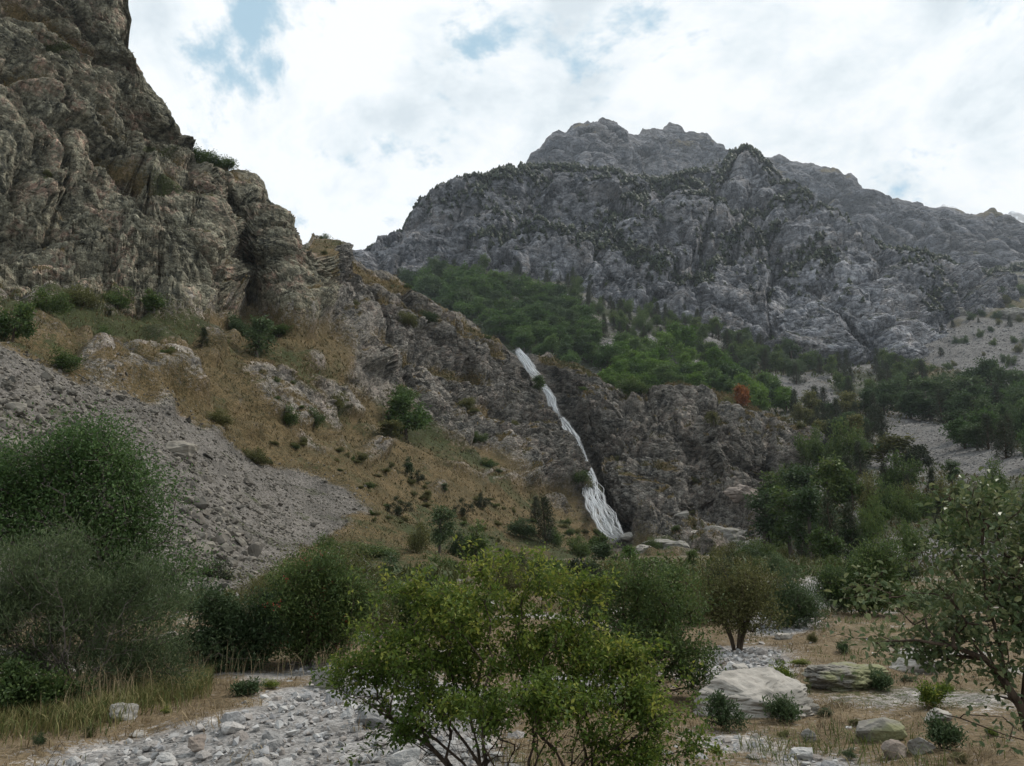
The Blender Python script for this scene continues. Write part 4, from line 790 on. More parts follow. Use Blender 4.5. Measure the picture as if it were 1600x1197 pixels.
def near_plant(name, label, cat, base, blobs, nt, per, L, Wd, leafmat, bark, seed, step=0.16, spread=0.07, r_tip=0.0022, r_pow=0.5, r_max=0.05, stems=6, fan=0.25, depth=0.8, roots=None, D=None, part=('stems', 'foliage'), dark_in=0.0, tint_fn=None, shell=0.45, sheet=None, clump=9, csize=0.26, bare=None, base_r=0.06, **kw):
    rg = np.random.default_rng(seed); bp = (floor_hit(np.array(float(base[0])), np.array(float(base[1]))) if sheet is None else sheet.at(np.array(float(base[0])), np.array(float(base[1])))); Db = float(project(bp)[2]); k = Db / FPX
    bl = []
    for q in blobs:
        dd = Db + (q[4] if len(q) > 4 else 0.0); c = P_at(q[0], q[1], dd); bl.append((*c, q[2] * k, max(q[2], q[3]) * k * depth, q[3] * k))
    tg = sample_blobs(rg, bl, nt, shell, clump, csize); cen0 = tg.mean(0); sh_ = rg.random(len(tg)) < 0.09; tg[sh_] = cen0 + (tg[sh_] - cen0) * rg.uniform(1.05, 1.32, (sh_.sum(), 1)); tg = tg[tg[:, 2] > bp[2] + 0.05]; ntg = len(tg)
    if bare: tg = np.concatenate([tg, sample_blobs(rg, [(*P_at(q[0], q[1], Db + q[4]), q[2] * k, q[2] * k * depth, q[3] * k) for q in bare[1]], bare[0])])
    if roots is None:
        cen = np.mean([q[:3] for q in bl], 0); hgt = cen[2] - bp[2]; rts = []
        for i in range(stems):
            a = rg.random() * 6.283; o_ = np.array([math.cos(a), math.sin(a), 0]) * hgt; s_ = np.linspace(0, 1, 5)[:, None]
            rts.append(bp + o_ * base_r * (0.3 + rg.random()) + s_ * np.array([0, 0, hgt * (0.55 + 0.25 * rg.random())]) + o_ * fan * 2 * s_ ** 1.4 + rg.normal(size=(5, 3)) * 0.02 * hgt * s_)
    else:
        rts = [np.array([P_at(q[0], q[1], Db + (q[2] if len(q) > 2 else 0.0)) for q in r]) for r in roots]; rts[0][0] = bp - np.array([0, 0, 0.05])
    pos, dr, par, cnt, ch, nr = grow(rg, rts, tg, step, link=roots is not None)
    chl = ch[:nr] + [c for c in ch[nr:] if np.abs(pos[c[-1]] - tg[:ntg]).sum(1).min() < 1e-6] if bare else ch
    e = empty(name, bp); tag(e, label, cat)
    me = tubes(part[0], pos - bp, cnt, ch, r_tip, r_pow, r_max); obj(part[0], me, bark, e)
    lm = crown_leaves(rg, pos - bp, dr, chl, nr, per, spread, L, Wd, tint_c=tint_fn, name=part[1], **kw); obj(part[1], lm, leafmat, e)
    return e, pos, bp

# --- the shrub in the middle foreground
near_plant('shrub', 'wide yellow-green shrub with many thin stems in the middle foreground', 'shrub', (800, 1232),
 [(805, 872, 45, 22), (770, 900, 50, 24), (685, 925, 66, 26), (635, 938, 42, 16), (860, 905, 64, 20, .3), (935, 925, 56, 18, .3), (715, 955, 60, 22, -.2), (610, 1025, 90, 44, -.2), (570, 1050, 50, 36, -.1), (740, 1010, 115, 44), (880, 1010, 110, 48, .2), (970, 1045, 84, 46), (700, 1085, 80, 34, -.4), (820, 1095, 115, 42, -.5), (930, 1110, 85, 42, -.3), (1040, 1145, 52, 46, -.5), (1000, 1090, 60, 40, -.3), (575, 1078, 36, 28, -.2), (640, 1135, 40, 26, -.4), (1000, 1185, 60, 30, -.5), (750, 960, 90, 40, .4)],
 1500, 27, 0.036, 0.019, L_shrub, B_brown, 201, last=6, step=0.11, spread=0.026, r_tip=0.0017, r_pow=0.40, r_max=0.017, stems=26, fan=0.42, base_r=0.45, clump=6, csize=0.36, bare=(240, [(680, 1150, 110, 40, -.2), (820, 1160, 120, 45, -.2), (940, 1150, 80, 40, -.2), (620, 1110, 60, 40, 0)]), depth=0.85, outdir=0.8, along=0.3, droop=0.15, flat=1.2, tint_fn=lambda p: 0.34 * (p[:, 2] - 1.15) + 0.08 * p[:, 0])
# --- darker shrub behind it on the right
near_plant('shrub', 'darker green shrub just behind the right half of the central shrub', 'shrub', (1010, 1092),
 [(940, 925, 60, 36), (1005, 915, 55, 38), (1055, 955, 52, 46), (990, 980, 90, 55), (1070, 1030, 42, 46), (920, 975, 60, 45), (1030, 1010, 60, 40), (985, 885, 30, 20)],
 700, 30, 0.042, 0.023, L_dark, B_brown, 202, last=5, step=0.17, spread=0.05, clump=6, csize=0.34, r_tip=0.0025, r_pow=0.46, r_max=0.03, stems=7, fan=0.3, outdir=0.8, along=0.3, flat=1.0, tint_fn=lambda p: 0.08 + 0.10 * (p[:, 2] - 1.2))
# --- whitebeam at the right edge
near_plant('tree', 'leaning broad-leaved tree with grey-green leaves at the right edge', 'tree', (1622, 1225),
 [(1540, 785, 75, 40), (1600, 755, 50, 36), (1455, 865, 60, 40, .2), (1550, 880, 90, 52), (1425, 925, 75, 36, -.2), (1500, 955, 95, 50), (1590, 960, 60, 70), (1385, 1000, 65, 22, -.3), (1342, 1012, 32, 14, -.4), (1470, 1018, 66, 28), (1560, 1035, 50, 26), (1430, 1108, 26, 8, -.6), (1470, 1115, 30, 7, -.6), (1530, 1125, 30, 10, -.6), (1640, 850, 60, 110), (1405, 870, 24, 18), (1690, 980, 60, 90)],
 600, 9, 0.05, 0.031, L_beam, B_brown, 203, step=0.2, spread=0.06, clump=6, csize=0.30, r_tip=0.0026, r_pow=0.42, r_max=0.036, depth=0.9, roots=[[(1622, 1225), (1612, 1160), (1596, 1105), (1560, 1052), (1520, 1005)], [(1600, 1110), (1608, 1030), (1600, 950), (1585, 870)], [(1612, 1160), (1570, 1148), (1500, 1122, -.3), (1440, 1108, -.5)], [(1575, 1070), (1560, 1000), (1540, 930), (1535, 850)], [(1540, 1030), (1490, 1010, -.2), (1430, 1000, -.3), (1370, 1002, -.4)]],
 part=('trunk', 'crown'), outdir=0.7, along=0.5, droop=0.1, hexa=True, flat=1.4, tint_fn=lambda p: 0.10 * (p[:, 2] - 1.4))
# --- left side
near_plant('tree', 'tall dark green leafy tree standing behind the grey willow', 'tree', (150, 1012),
 [(120, 690, 70, 34), (60, 745, 75, 50), (165, 740, 75, 50), (215, 790, 60, 50), (100, 820, 110, 60), (215, 870, 60, 60), (258, 930, 40, 46), (20, 800, 60, 70), (160, 910, 90, 60), (-40, 760, 60, 60), (275, 880, 30, 40)],
 1400, 40, 0.068, 0.036, L_birch, B_grey, 204, step=0.4, spread=0.19, clump=7, csize=0.34, r_tip=0.005, r_pow=0.46, r_max=0.08, stems=5, fan=0.16, part=('trunk', 'crown'), outdir=0.7, along=0.2, droop=0.1, flat=0.8)
near_plant('willow_bush', 'big rounded grey-green willow bush at the left edge', 'bush', (130, 1092),
 [(60, 885, 85, 50), (150, 895, 95, 52), (225, 945, 65, 52), (90, 985, 110, 66), (200, 1005, 85, 56), (268, 1030, 44, 42), (10, 950, 60, 80), (130, 855, 60, 26), (30, 1040, 70, 40), (-50, 960, 70, 90), (170, 1050, 90, 36)],
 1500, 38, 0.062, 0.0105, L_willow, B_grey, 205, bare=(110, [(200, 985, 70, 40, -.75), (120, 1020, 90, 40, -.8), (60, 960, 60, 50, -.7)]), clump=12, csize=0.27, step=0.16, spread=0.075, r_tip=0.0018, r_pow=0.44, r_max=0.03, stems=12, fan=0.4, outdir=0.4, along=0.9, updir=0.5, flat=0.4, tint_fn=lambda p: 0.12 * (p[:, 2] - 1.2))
near_plant('leafy_plant', 'low dark leafy plant at the bottom of the left edge', 'plant', (55, 1118), [(25, 1068, 60, 28), (85, 1080, 40, 22), (0, 1095, 60, 20), (110, 1100, 30, 14)],
 230, 24, 0.05, 0.03, L_dark, B_brown, 206, step=0.12, spread=0.06, r_tip=0.0015, r_max=0.008, stems=10, fan=0.6, outdir=0.7, along=0.4, flat=1.0)
near_plant('bush', 'green bush between the willow and the red-berried bush', 'bush', (362, 1046), [(340, 975, 48, 40), (400, 985, 42, 42), (312, 1010, 38, 32), (375, 1020, 40, 24), (330, 940, 20, 22)],
 520, 40, 0.055, 0.026, L_grey, B_grey, 207, step=0.22, spread=0.1, r_tip=0.003, r_max=0.03, stems=6, fan=0.3, outdir=0.7, along=0.3, flat=0.8)
row, rpos, rbp = near_plant('rowan_bush', 'dark bush dotted with red berries beside the gravel', 'bush', (478, 1038), [(470, 930, 66, 46), (438, 968, 50, 44), (512, 955, 56, 52), (480, 890, 44, 24), (535, 935, 32, 44), (450, 1005, 45, 26), (500, 1005, 50, 26)],
 760, 40, 0.058, 0.022, L_dark, B_brown, 208, step=0.22, spread=0.1, r_tip=0.003, r_max=0.035, stems=7, fan=0.3, outdir=0.7, along=0.3, flat=0.9, tint_fn=lambda p: -0.05)
rg = np.random.default_rng(5); tips = rpos[rg.integers(60, len(rpos), 70)]; bpv = (tips[:, None] + rg.normal(size=(70, 6, 3)) * 0.03).reshape(-1, 3) - rbp
oct_ = np.array([[1, 0, 0], [-1, 0, 0], [0, 1, 0], [0, -1, 0], [0, 0, 1], [0, 0, -1]]) * 0.011; ofc = np.array([[0, 2, 4], [2, 1, 4], [1, 3, 4], [3, 0, 4], [2, 0, 5], [1, 2, 5], [3, 1, 5], [0, 3, 5]])
M_berry, t = new_mat('berry_red'); bs = t.n('ShaderNodeBsdfPrincipled', {'Base Color': (0.30, 0.03, 0.015, 1), 'Roughness': 0.4}); t.n('ShaderNodeOutputMaterial', {0: bs.outputs[0]})
bo = obj('berries', fast_mesh('berries', (bpv[:, None] + oct_).reshape(-1, 3), (np.arange(len(bpv))[:, None, None] * 6 + ofc).reshape(-1, 3), True), M_berry, row); bo['kind'] = 'stuff'
near_plant('birch_tree', 'slender birch with a leaning white trunk behind the red-berried bush', 'tree', (590, 1000), [(548, 895, 34, 38), (522, 875, 30, 22), (565, 945, 32, 40), (505, 880, 20, 20), (590, 960, 22, 30)],
 360, 34, 0.05, 0.028, L_olive, B_white, 209, step=0.3, spread=0.13, r_tip=0.004, r_max=0.035, roots=[[(590, 1000), (583, 975), (566, 935), (540, 895), (508, 858)]], part=('trunk', 'crown'), outdir=0.7, along=0.2, flat=0.8)
near_plant('bush', 'olive bush with a thick bundle of bare stems in the stony clearing', 'bush', (1152, 1016), [(1140, 900, 40, 28), (1118, 938, 42, 36), (1180, 928, 42, 38), (1150, 955, 56, 30), (1165, 895, 26, 20)],
 620, 24, 0.05, 0.024, L_olive, B_brown, 210, step=0.22, spread=0.1, r_tip=0.0035, r_pow=0.46, r_max=0.035, stems=14, fan=0.14, outdir=0.7, along=0.3, flat=0.8)
near_plant('bush', 'rounded blue-green bush right of the olive bush', 'bush', (1236, 978), [(1240, 925, 34, 36), (1215, 948, 28, 26), (1255, 950, 22, 24)], 420, 40, 0.06, 0.02, L_grey, B_grey, 211, step=0.3, spread=0.13, r_tip=0.004, r_max=0.03, stems=6, fan=0.3, outdir=0.5, along=0.6, updir=0.3)
near_plant('bush', 'dark green bush left of the olive bush', 'bush', (1058, 975), [(1050, 920, 44, 30), (1088, 938, 30, 28), (1030, 945, 30, 26)], 420, 40, 0.075, 0.03, L_dark, B_brown, 212, step=0.32, spread=0.15, r_tip=0.004, r_max=0.03, stems=6, fan=0.3, outdir=0.6, along=0.4)
near_plant('bush', 'dark bush right of the upright boulder', 'bush', (1352, 962), [(1335, 895, 44, 34), (1378, 870, 32, 26), (1370, 920, 36, 30)], 460, 36, 0.075, 0.034, L_dark, B_brown, 213, step=0.32, spread=0.15, r_tip=0.004, r_max=0.03, stems=6, fan=0.3, outdir=0.6, along=0.4)
near_plant('bush', 'low green bush behind the upright boulder', 'bush', (1305, 958), [(1298, 915, 26, 22), (1318, 930, 22, 18), (1282, 930, 18, 14)], 240, 34, 0.06, 0.022, L_grey, B_grey, 214, step=0.3, spread=0.12, r_tip=0.003, r_max=0.02, stems=6, fan=0.4, outdir=0.5, along=0.5)
near_plant('bush', 'sparse brown-green bush in front of the scree foot', 'bush', (440, 985), [(430, 905, 50, 26), (480, 880, 40, 18), (400, 930, 30, 24)], 300, 20, 0.05, 0.02, L_olive, B_grey, 215, step=0.3, spread=0.12, r_tip=0.003, r_max=0.02, stems=8, fan=0.4, outdir=0.5, along=0.5)
near_plant('bush', 'dark green bush behind the left side of the central shrub', 'bush', (640, 990), [(625, 945, 44, 30), (665, 960, 40, 26), (600, 965, 26, 20)], 360, 36, 0.065, 0.028, L_dark, B_brown, 216, step=0.3, spread=0.13, r_tip=0.003, r_max=0.02, stems=6, fan=0.4, outdir=0.5, along=0.5)
for k, (a_, b_, w_, h_, lab) in enumerate([(1134, 1140, 34, 32, 'dark green herbs against the left face of the large pale boulder'), (1222, 1128, 24, 20, 'small leafy herbs at the foot of the large pale boulder'), (1365, 1078, 22, 14, 'low green plant in front of the long grey boulder'), (1458, 1104, 22, 18, 'bright green plant in the grass under the whitebeam'), (1215, 1066, 22, 16, 'yellow-green plant behind the large pale boulder'), (388, 1085, 18, 11, 'dark green tuft alone on the dry grass by the gravel'), (1440, 970, 30, 22, 'low green bush under the whitebeam crown'), (1475, 1172, 24, 26, 'tall thin green weed beside the small cracked boulder')]):
    near_plant('leafy_plant', lab, 'plant', (a_, b_), [(a_, b_ - h_, w_, h_), (a_ + w_ * 0.4, b_ - h_ * 0.6, w_ * 0.6, h_ * 0.6)], 110, 16, 0.04, 0.016, L_grey if k not in (3, 4) else L_shrub, B_brown, 220 + k, step=0.07, spread=0.03, r_tip=0.0012, r_max=0.006, stems=9, fan=0.6, outdir=0.5, along=0.6, updir=0.3)
HB = np.random.default_rng(404)
HERB = [(1290, 1120), (1340, 1135), (1480, 1080), (1420, 1065), (1300, 1060), (1250, 1040), (1320, 1020), (1225, 1150), (1120, 1180), (1330, 1185), (1500, 1190), (1550, 1150), (1400, 1010), (1270, 1005), (420, 1075), (60, 1165), (140, 1150), (260, 1115)]
print('near plants', time.time() - T0)

# --- shapes shared by the trees farther off (1 unit high, foot at the origin)
def proto_tree(kind, seed):
    rg = np.random.default_rng(seed)
    if kind == 'birch': bl = [(0, 0, .42, .2, .2, .28), (.03, 0, .66, .17, .17, .24), (-.03, .02, .84, .09, .09, .13), (.1, .05, .35, .13, .13, .16), (-.11, -.04, .4, .13, .13, .18)]; nt, per, L, sp, root = 120, 15, .05, .04, .85
    elif kind == 'round': bl = [(0, 0, .5, .3, .3, .3), (.18, .05, .62, .22, .22, .2), (-.18, -.05, .6, .24, .24, .2), (0, .1, .82, .2, .2, .15), (.05, -.18, .45, .24, .2, .22), (-.22, .1, .38, .2, .2, .2), (.25, .0, .36, .18, .18, .2)]; nt, per, L, sp, root = 170, 14, .07, .05, .6
    elif kind == 'bush': bl = [(0, 0, .45, .5, .5, .42), (.35, .1, .4, .3, .3, .32), (-.35, -.05, .42, .32, .3, .34), (.05, .2, .65, .3, .3, .3), (-.1, -.2, .35, .4, .3, .3)]; nt, per, L, sp, root = 150, 20, .07, .09, .3
    elif kind == 'juniper': bl = [(x_, y_, .1 + h_ * .4, .13, .13, h_ * .45) for x_, y_, h_ in [(0, 0, .95), (.25, .05, .75), (-.25, .08, .8), (.45, -.05, .5), (-.45, 0, .5), (.1, -.22, .7), (-.12, .24, .75), (.3, .25, .55)]]; nt, per, L, sp, root = 150, 20, .06, .045, .3
    if kind == 'pine':
        tg = []
        for z_ in np.linspace(0.14, 0.97, 26):
            r_ = (1 - z_) ** 0.8 * 0.27 + 0.02
            for q in range(6):
                a = rg.random() * 6.283; rr = r_ * (0.35 + 0.7 * rg.random()); tg.append((rr * math.cos(a), rr * math.sin(a), z_ - 0.05 * rr / .3 + 0.015 * rg.normal()))
        tg = np.array(tg); per, L, sp, root = 18, .045, .03, .97
    else: tg = sample_blobs(rg, bl, nt, 0.4, 7, 0.2); tg[:, 2] = np.maximum(tg[:, 2], 0.04)
    s_ = np.linspace(0, root, 8)[:, None]; rts = [np.c_[0.02 * np.sin(4 * s_ + seed), 0.02 * np.cos(3 * s_) - 0.02, s_]]
    if kind in ('bush', 'juniper'):
        for q in range(4):
            a = rg.random() * 6.283; s4 = np.linspace(0, 1, 4)[:, None]; rts.append(np.c_[0.03 + s4 * math.cos(a) * .3, s4 * math.sin(a) * .3, s4 * .4])
    pos, dr, par, cnt, ch, nr = grow(rg, rts, tg, 0.09)
    tr = tubes('trunk', pos, cnt, ch, 0.0035, 0.40, 0.03, 3, 6)
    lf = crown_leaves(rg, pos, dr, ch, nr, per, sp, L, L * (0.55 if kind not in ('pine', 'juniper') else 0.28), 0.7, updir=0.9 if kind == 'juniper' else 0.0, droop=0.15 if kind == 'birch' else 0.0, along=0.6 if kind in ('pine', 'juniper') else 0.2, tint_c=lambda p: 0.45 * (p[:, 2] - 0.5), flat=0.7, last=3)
    return tr, lf
PROTO = {}
for i, (kd, nvar) in enumerate((('birch', 3), ('round', 4), ('bush', 3), ('juniper', 2), ('pine', 3))):
    PROTO[kd] = [proto_tree(kd, 300 + i * 10 + v) for v in range(nvar)]
for kd_ in PROTO:
    for pr_ in PROTO[kd_]:
        for me_ in pr_: me_.materials.append(None)
NM = {'birch': ('birch_tree', 'tree'), 'round': ('leafy_tree', 'tree'), 'bush': ('bush', 'bush'), 'juniper': ('juniper_bush', 'bush'), 'pine': ('pine_tree', 'tree')}
PR = np.random.default_rng(77)
def place(kind, p, h_px, w_px, mat, label, group=None, bark=None, sink=0.03):
    D = float(project(p)[2]); k = D / FPX; h = h_px * k; wd = {'birch': .46, 'round': .85, 'bush': 1.35, 'juniper': 1.15, 'pine': .56}[kind]
    v = int(PR.integers(0, len(PROTO[kind]))); tr, lf = PROTO[kind][v]
    e = empty(NM[kind][0], p - np.array([0, 0, sink * h]), PR.random() * 6.283); sx = w_px * k / wd; e.scale = (sx, sx, h); tag(e, label, NM[kind][1], group)
    a = bpy.data.objects.new('stems' if kind in ('bush', 'juniper') else 'trunk', tr); b = bpy.data.objects.new('foliage' if kind in ('bush', 'juniper') else 'crown', lf)
    for c, mm in ((a, bark or (B_grey if kind == 'birch' else B_brown)), (b, mat)): COL.objects.link(c); c.parent = e; c.material_slots[0].link = 'OBJECT'; c.material_slots[0].material = mm
    return e
def NP(a, b): return NEAR.at(np.array(float(a)), np.array(float(b)))
def MP(a, b): return MID.at(np.array(float(a)), np.array(float(b)))
for k, (a_, b_) in enumerate(HERB):
    mt, cn = [(L_grey, 'grey-green'), (L_olive, 'olive'), (L_shrub, 'yellow-green')][k % 3]
    place('bush', floor_hit(np.array(float(a_)), np.array(float(b_))), HB.uniform(10, 22), HB.uniform(18, 38), mt, 'small ' + cn + ' weed tuft ' + ('on the dry grass left of the gravel' if a_ < 500 else 'in the dry grass by the bottom edge' if b_ > 1140 else 'among the boulders of the clearing' if b_ > 1050 else 'at the back of the stony clearing'), 'weed tufts on the valley floor')
# single bushes and trees on the near slope, each told apart by its place
SL = [('round', 20, 537, 76, 62, L_dark, 'leafy tree with visible trunk at the left edge under the cliff'), ('bush', 72, 507, 42, 66, L_dark, 'dark bush at the cliff foot next to the leftmost slope tree'), ('bush', 125, 494, 40, 56, L_olive, 'dull green bush at the cliff foot, second from the left edge'), ('bush', 180, 497, 32, 60, L_dark, 'low dark bush at the cliff foot left of the small birch'),
 ('birch', 236, 504, 46, 36, L_dark, 'small upright tree against the cliff foot'), ('bush', 162, 531, 28, 26, L_dark, 'small round dark bush alone on the green bank'), ('pine', 312, 548, 34, 28, L_needle, 'small dark conical pine below the cliff cave'), ('birch', 400, 563, 78, 52, L_grey, 'feathery pale tree in front of the cliff cleft'), ('bush', 368, 530, 36, 50, L_grey, 'grey-green bush left of the feathery tree'), ('bush', 436, 532, 22, 54, L_dark, 'low dark bush right of the feathery tree'),
 ('bush', 92, 584, 34, 62, L_dark, 'dark bush at the top edge of the scree'), ('bush', 345, 664, 28, 44, L_olive, 'olive bush on the rim of the scree below the outcrop'), ('bush', 403, 722, 28, 46, L_olive, 'olive bush on the dry grass beside the scree'), ('bush', 440, 668, 34, 52, L_dark, 'dark bush under the dark outcrop'), ('bush', 482, 674, 28, 36, L_dark, 'small bush right of the dark outcrop'), ('bush', 521, 646, 30, 40, L_olive, 'olive bush above the outcrop on the ridge of the slope'),
 ('round', 632, 686, 76, 74, L_wood, 'dense bright green tree in the hollow left of the rock face'), ('bush', 618, 642, 34, 50, L_wood, 'green bush just above the dense tree in the hollow'), ('birch', 596, 706, 38, 44, L_olive, 'thin olive tree below the dense tree in the hollow'), ('bush', 625, 532, 24, 40, L_olive, 'olive bush on the rock crest left of the woods'), ('bush', 655, 524, 20, 40, L_grey, 'grey-green bush on the rock crest left of the woods'), ('bush', 720, 650, 24, 46, L_olive, 'olive bush on a rock ledge in the middle of the face'), ('birch', 820, 642, 34, 24, L_dark, 'small tree clinging to the rock left of the fall'), ('bush', 868, 702, 26, 30, L_wood, 'green bush beside the narrow of the waterfall'),
 ('birch', 633, 748, 34, 20, L_grey, 'thin sapling above the dark round juniper'), ('juniper', 650, 758, 22, 36, L_needle, 'dark round juniper high on the dry slope'), ('juniper', 618, 814, 38, 50, L_needle, 'largest black-green juniper in the dry grass'), ('juniper', 722, 808, 34, 40, L_needle, 'dark spiky juniper with upright shoots, left of its pair'), ('juniper', 750, 798, 32, 38, L_needle, 'dark spiky juniper right of its pair'), ('birch', 668, 782, 22, 18, L_olive, 'tiny yellow-green sapling on the dry slope'), ('birch', 690, 778, 16, 14, L_grey, 'tiny grey-green sapling on the dry slope'),
 ('bush', 690, 905, 44, 70, L_dark, 'dark bush among the dry grass above the left of the central shrub'), ('bush', 790, 905, 34, 60, L_olive, 'olive bush peeping over the top of the central shrub'), ('bush', 514, 866, 40, 50, L_dark, 'round dark green bush at the lower tip of the scree'), ('bush', 575, 874, 24, 110, L_dark, 'long low green bush spreading under the juniper'), ('birch', 686, 872, 82, 42, L_grey, 'young birch with pale leaves left of the bushy pair'), ('bush', 652, 872, 46, 50, L_olive, 'loose olive bush at the foot of the young birch'), ('birch', 610, 924, 80, 48, L_grey, 'narrow blue-green tree behind the central shrub, on its left'), ('birch', 746, 884, 92, 46, L_dark, 'dense narrow tree just above the central shrub'), ('bush', 722, 872, 46, 50, L_grey, 'grey bush leaning on the dense narrow tree'),
 ('pine', 850, 856, 76, 46, L_needle, 'dark pine on the dry slope left of the fall foot'), ('pine', 836, 818, 40, 30, L_needle, 'small pine behind the dark pine on the dry slope'), ('bush', 866, 850, 40, 42, L_dark, 'dark bush right of the pine on the dry slope'), ('bush', 815, 846, 34, 60, L_grey, 'grey-green bush left of the pine on the dry slope'), ('bush', 905, 872, 36, 50, L_dark, 'dark bush below the fall on the dry slope'), ('round', 935, 868, 44, 36, L_dark, 'small round tree in front of the fall foot'), ('birch', 944, 910, 62, 42, L_grey, 'grey-green sapling tree below the round tree at the fall foot'),
 ('birch', 985, 895, 46, 30, L_bright, 'bright green sapling between shrub and fall foot'), ('bush', 905, 795, 26, 40, L_olive, 'olive bush on the slope edge beside the fall'), ('bush', 880, 778, 24, 48, L_dark, 'dark bush under the rock left of the fall'), ('bush', 762, 734, 18, 30, L_dark, 'tiny dark bush at the base of the rock face'), ('bush', 742, 702, 18, 30, L_dark, 'tiny dark bush under the rock face above the slope'), ('bush', 560, 726, 14, 26, L_olive, 'tiny olive bush in the dry grass above the scree tip'),
 ('bush', 300, 258, 26, 44, L_dark, 'dark green bush on the cliff skyline, highest of three'), ('bush', 326, 264, 24, 48, L_dark, 'dark green bush on the cliff skyline, middle of three'), ('bush', 352, 271, 20, 42, L_dark, 'dark green bush on the cliff skyline, lowest of three'), ('bush', 500, 388, 14, 28, L_dark, 'low bush on the notch top below the cliff'), ('bush', 1018, 866, 22, 32, L_dark, 'small dark bush on the bank below the fall foot'), ('bush', 1130, 652, 22, 40, L_olive, 'olive bush on top of the right rock wall'), ('birch', 1102, 700, 30, 24, L_olive, 'small yellow-green tree clinging to the right rock wall'), ('bush', 990, 640, 30, 56, L_dark, 'dark bush in the notch on top of the right rock wall')]
for kd, a_, b_, h_, w_, mt, lab in SL: place(kd, NP(a_, b_), h_, w_, mt, lab)
for k in range(95):
    a_ = PR.uniform(420, 960); b_ = np.interp(a_, [480, 700, 960], [690, 740, 850]) + PR.uniform(5, 110) * (1 if a_ < 850 else 0.4)
    if in_poly(np.array(a_), np.array(b_), SCREE): continue
    place('bush', NP(a_, b_), PR.uniform(4, 12), PR.uniform(9, 24), [L_olive, L_dark, L_olive][k % 3], ['low olive', 'low dark green', 'flat olive'][k % 3] + ' bush dotted on the ' + ('scree-side part' if a_ < 600 else 'middle' if a_ < 760 else 'waterfall-side part') + ' of the ochre slope', 'small bushes on the ochre slope')

iv, iu = np.where((NEAR_ROCKY[:NEAR.nv] > 0.7) & (NEAR_NZ[:NEAR.nv] > 0.55) & (NEAR.px > -20) & (NEAR.py > 60)); sel = PR.permutation(len(iv))[:46]
for i_, j_ in zip(iv[sel], iu[sel]):
    if line_dist(NEAR.px[i_, j_], NEAR.py[i_, j_], FALL) < 26: continue
    place('bush', NEAR.P[i_, j_], PR.uniform(6, 12), PR.uniform(10, 20), [L_dark, L_olive][int(PR.integers(0, 2))], 'tiny bush rooted on a ledge of the ' + ('tall cliff' if NEAR.px[i_, j_] < 480 else 'rock wall right of the fall' if NEAR.px[i_, j_] > 900 else 'rock face left of the fall'), 'tiny bushes on rock ledges')
# --- single trees of the far bank
ML = [('birch', 1198, 856, 100, 60, L_grey, 'tall pale tree at the left end of the far-bank clump'), ('birch', 1238, 872, 120, 62, L_dark, 'tallest dark tree in the middle of the far-bank clump'), ('birch', 1272, 874, 130, 66, L_grey, 'broad grey-green tree in the far-bank clump'), ('pine', 1303, 876, 100, 52, L_needle, 'dark pine at the right side of the far-bank clump'), ('pine', 1332, 862, 76, 44, L_needle, 'smaller dark pine at the right end of the far-bank clump'),
 ('birch', 1215, 806, 84, 56, L_dark, 'dark tree behind the left end of the far-bank clump'), ('birch', 1258, 812, 96, 56, L_grey, 'grey tree behind the middle of the far-bank clump'), ('birch', 1300, 806, 110, 60, L_dark, 'tall dark tree behind the right of the far-bank clump'), ('pine', 1330, 790, 84, 44, L_needle, 'dark pine standing behind the far-bank clump'), ('bush', 1182, 886, 40, 60, L_dark, 'dark bush at the foot of the far-bank clump'), ('bush', 1268, 908, 30, 60, L_olive, 'olive bush in front of the far-bank clump'),
 ('birch', 1400, 736, 66, 66, L_olive, 'yellowish round tree on the pale scree tongue'), ('round', 1438, 738, 48, 44, L_needle, 'black-green round tree on the pale scree tongue'), ('pine', 1345, 745, 56, 32, L_needle, 'dark pine left of the yellowish tree'), ('pine', 1385, 770, 48, 30, L_needle, 'dark pine below the yellowish tree'), ('pine', 1420, 775, 34, 22, L_needle, 'small dark pine at the scree edge'), ('birch', 1490, 762, 46, 24, L_grey, 'thin lone tree on the right scree')]
place('round', NP(1156, 643), 44, 32, L_orange, 'rust-orange tree on the rim of the rock wall')
for kd, a_, b_, h_, w_, mt, lab in ML: place(kd, MP(a_, b_), h_, w_, mt, lab)
# --- woods
def wood(poly, n, kinds, hr, wr, label, group, mind=9.0):
    q = np.array(poly); out = []; tries = 0
    while len(out) < n and tries < 20000:
        tries += 1; a_ = PR.uniform(q[:, 0].min(), q[:, 0].max()); b_ = PR.uniform(q[:, 1].min(), q[:, 1].max())
        if in_poly(np.array(a_), np.array(b_), poly) and all((a_ - c) ** 2 + ((b_ - d) * 1.7) ** 2 > mind ** 2 for c, d in out): out.append((a_, b_))
    cx, cy = q[:, 0], q[:, 1]; oo = np.array(out); qx = np.quantile(oo[:, 0], [.2, .4, .6, .8]); qy = np.quantile(oo[:, 1], [.33, .67])
    for a_, b_ in out:
        kd, mt = kinds[int(PR.integers(0, len(kinds)))]; p = MP(a_, b_); h = PR.uniform(*hr); wd = h * PR.uniform(*wr)
        look = {'pine': 'pointed ', 'round': 'rounded ', 'birch': 'slender ', 'bush': 'low '}[kd] + {L_needle: 'blackish pine', L_wood: 'mid-green tree', L_grey: 'grey-green tree', L_dark: 'dark green tree', L_bright: 'bright green tree', L_olive: 'olive tree'}[mt].replace('tree', 'bush' if kd == 'bush' else 'tree')
        where = ['left end', 'left half', 'middle', 'right half', 'right end'][int(np.searchsorted(qx, a_))] + ', ' + ['upper row', 'middle row', 'front row'][int(np.searchsorted(qy, b_))]
        place(kd, p, h, wd if kd != 'pine' else wd * 0.7, mt, look + ' ' + label + ', ' + where, group, sink=0.06)
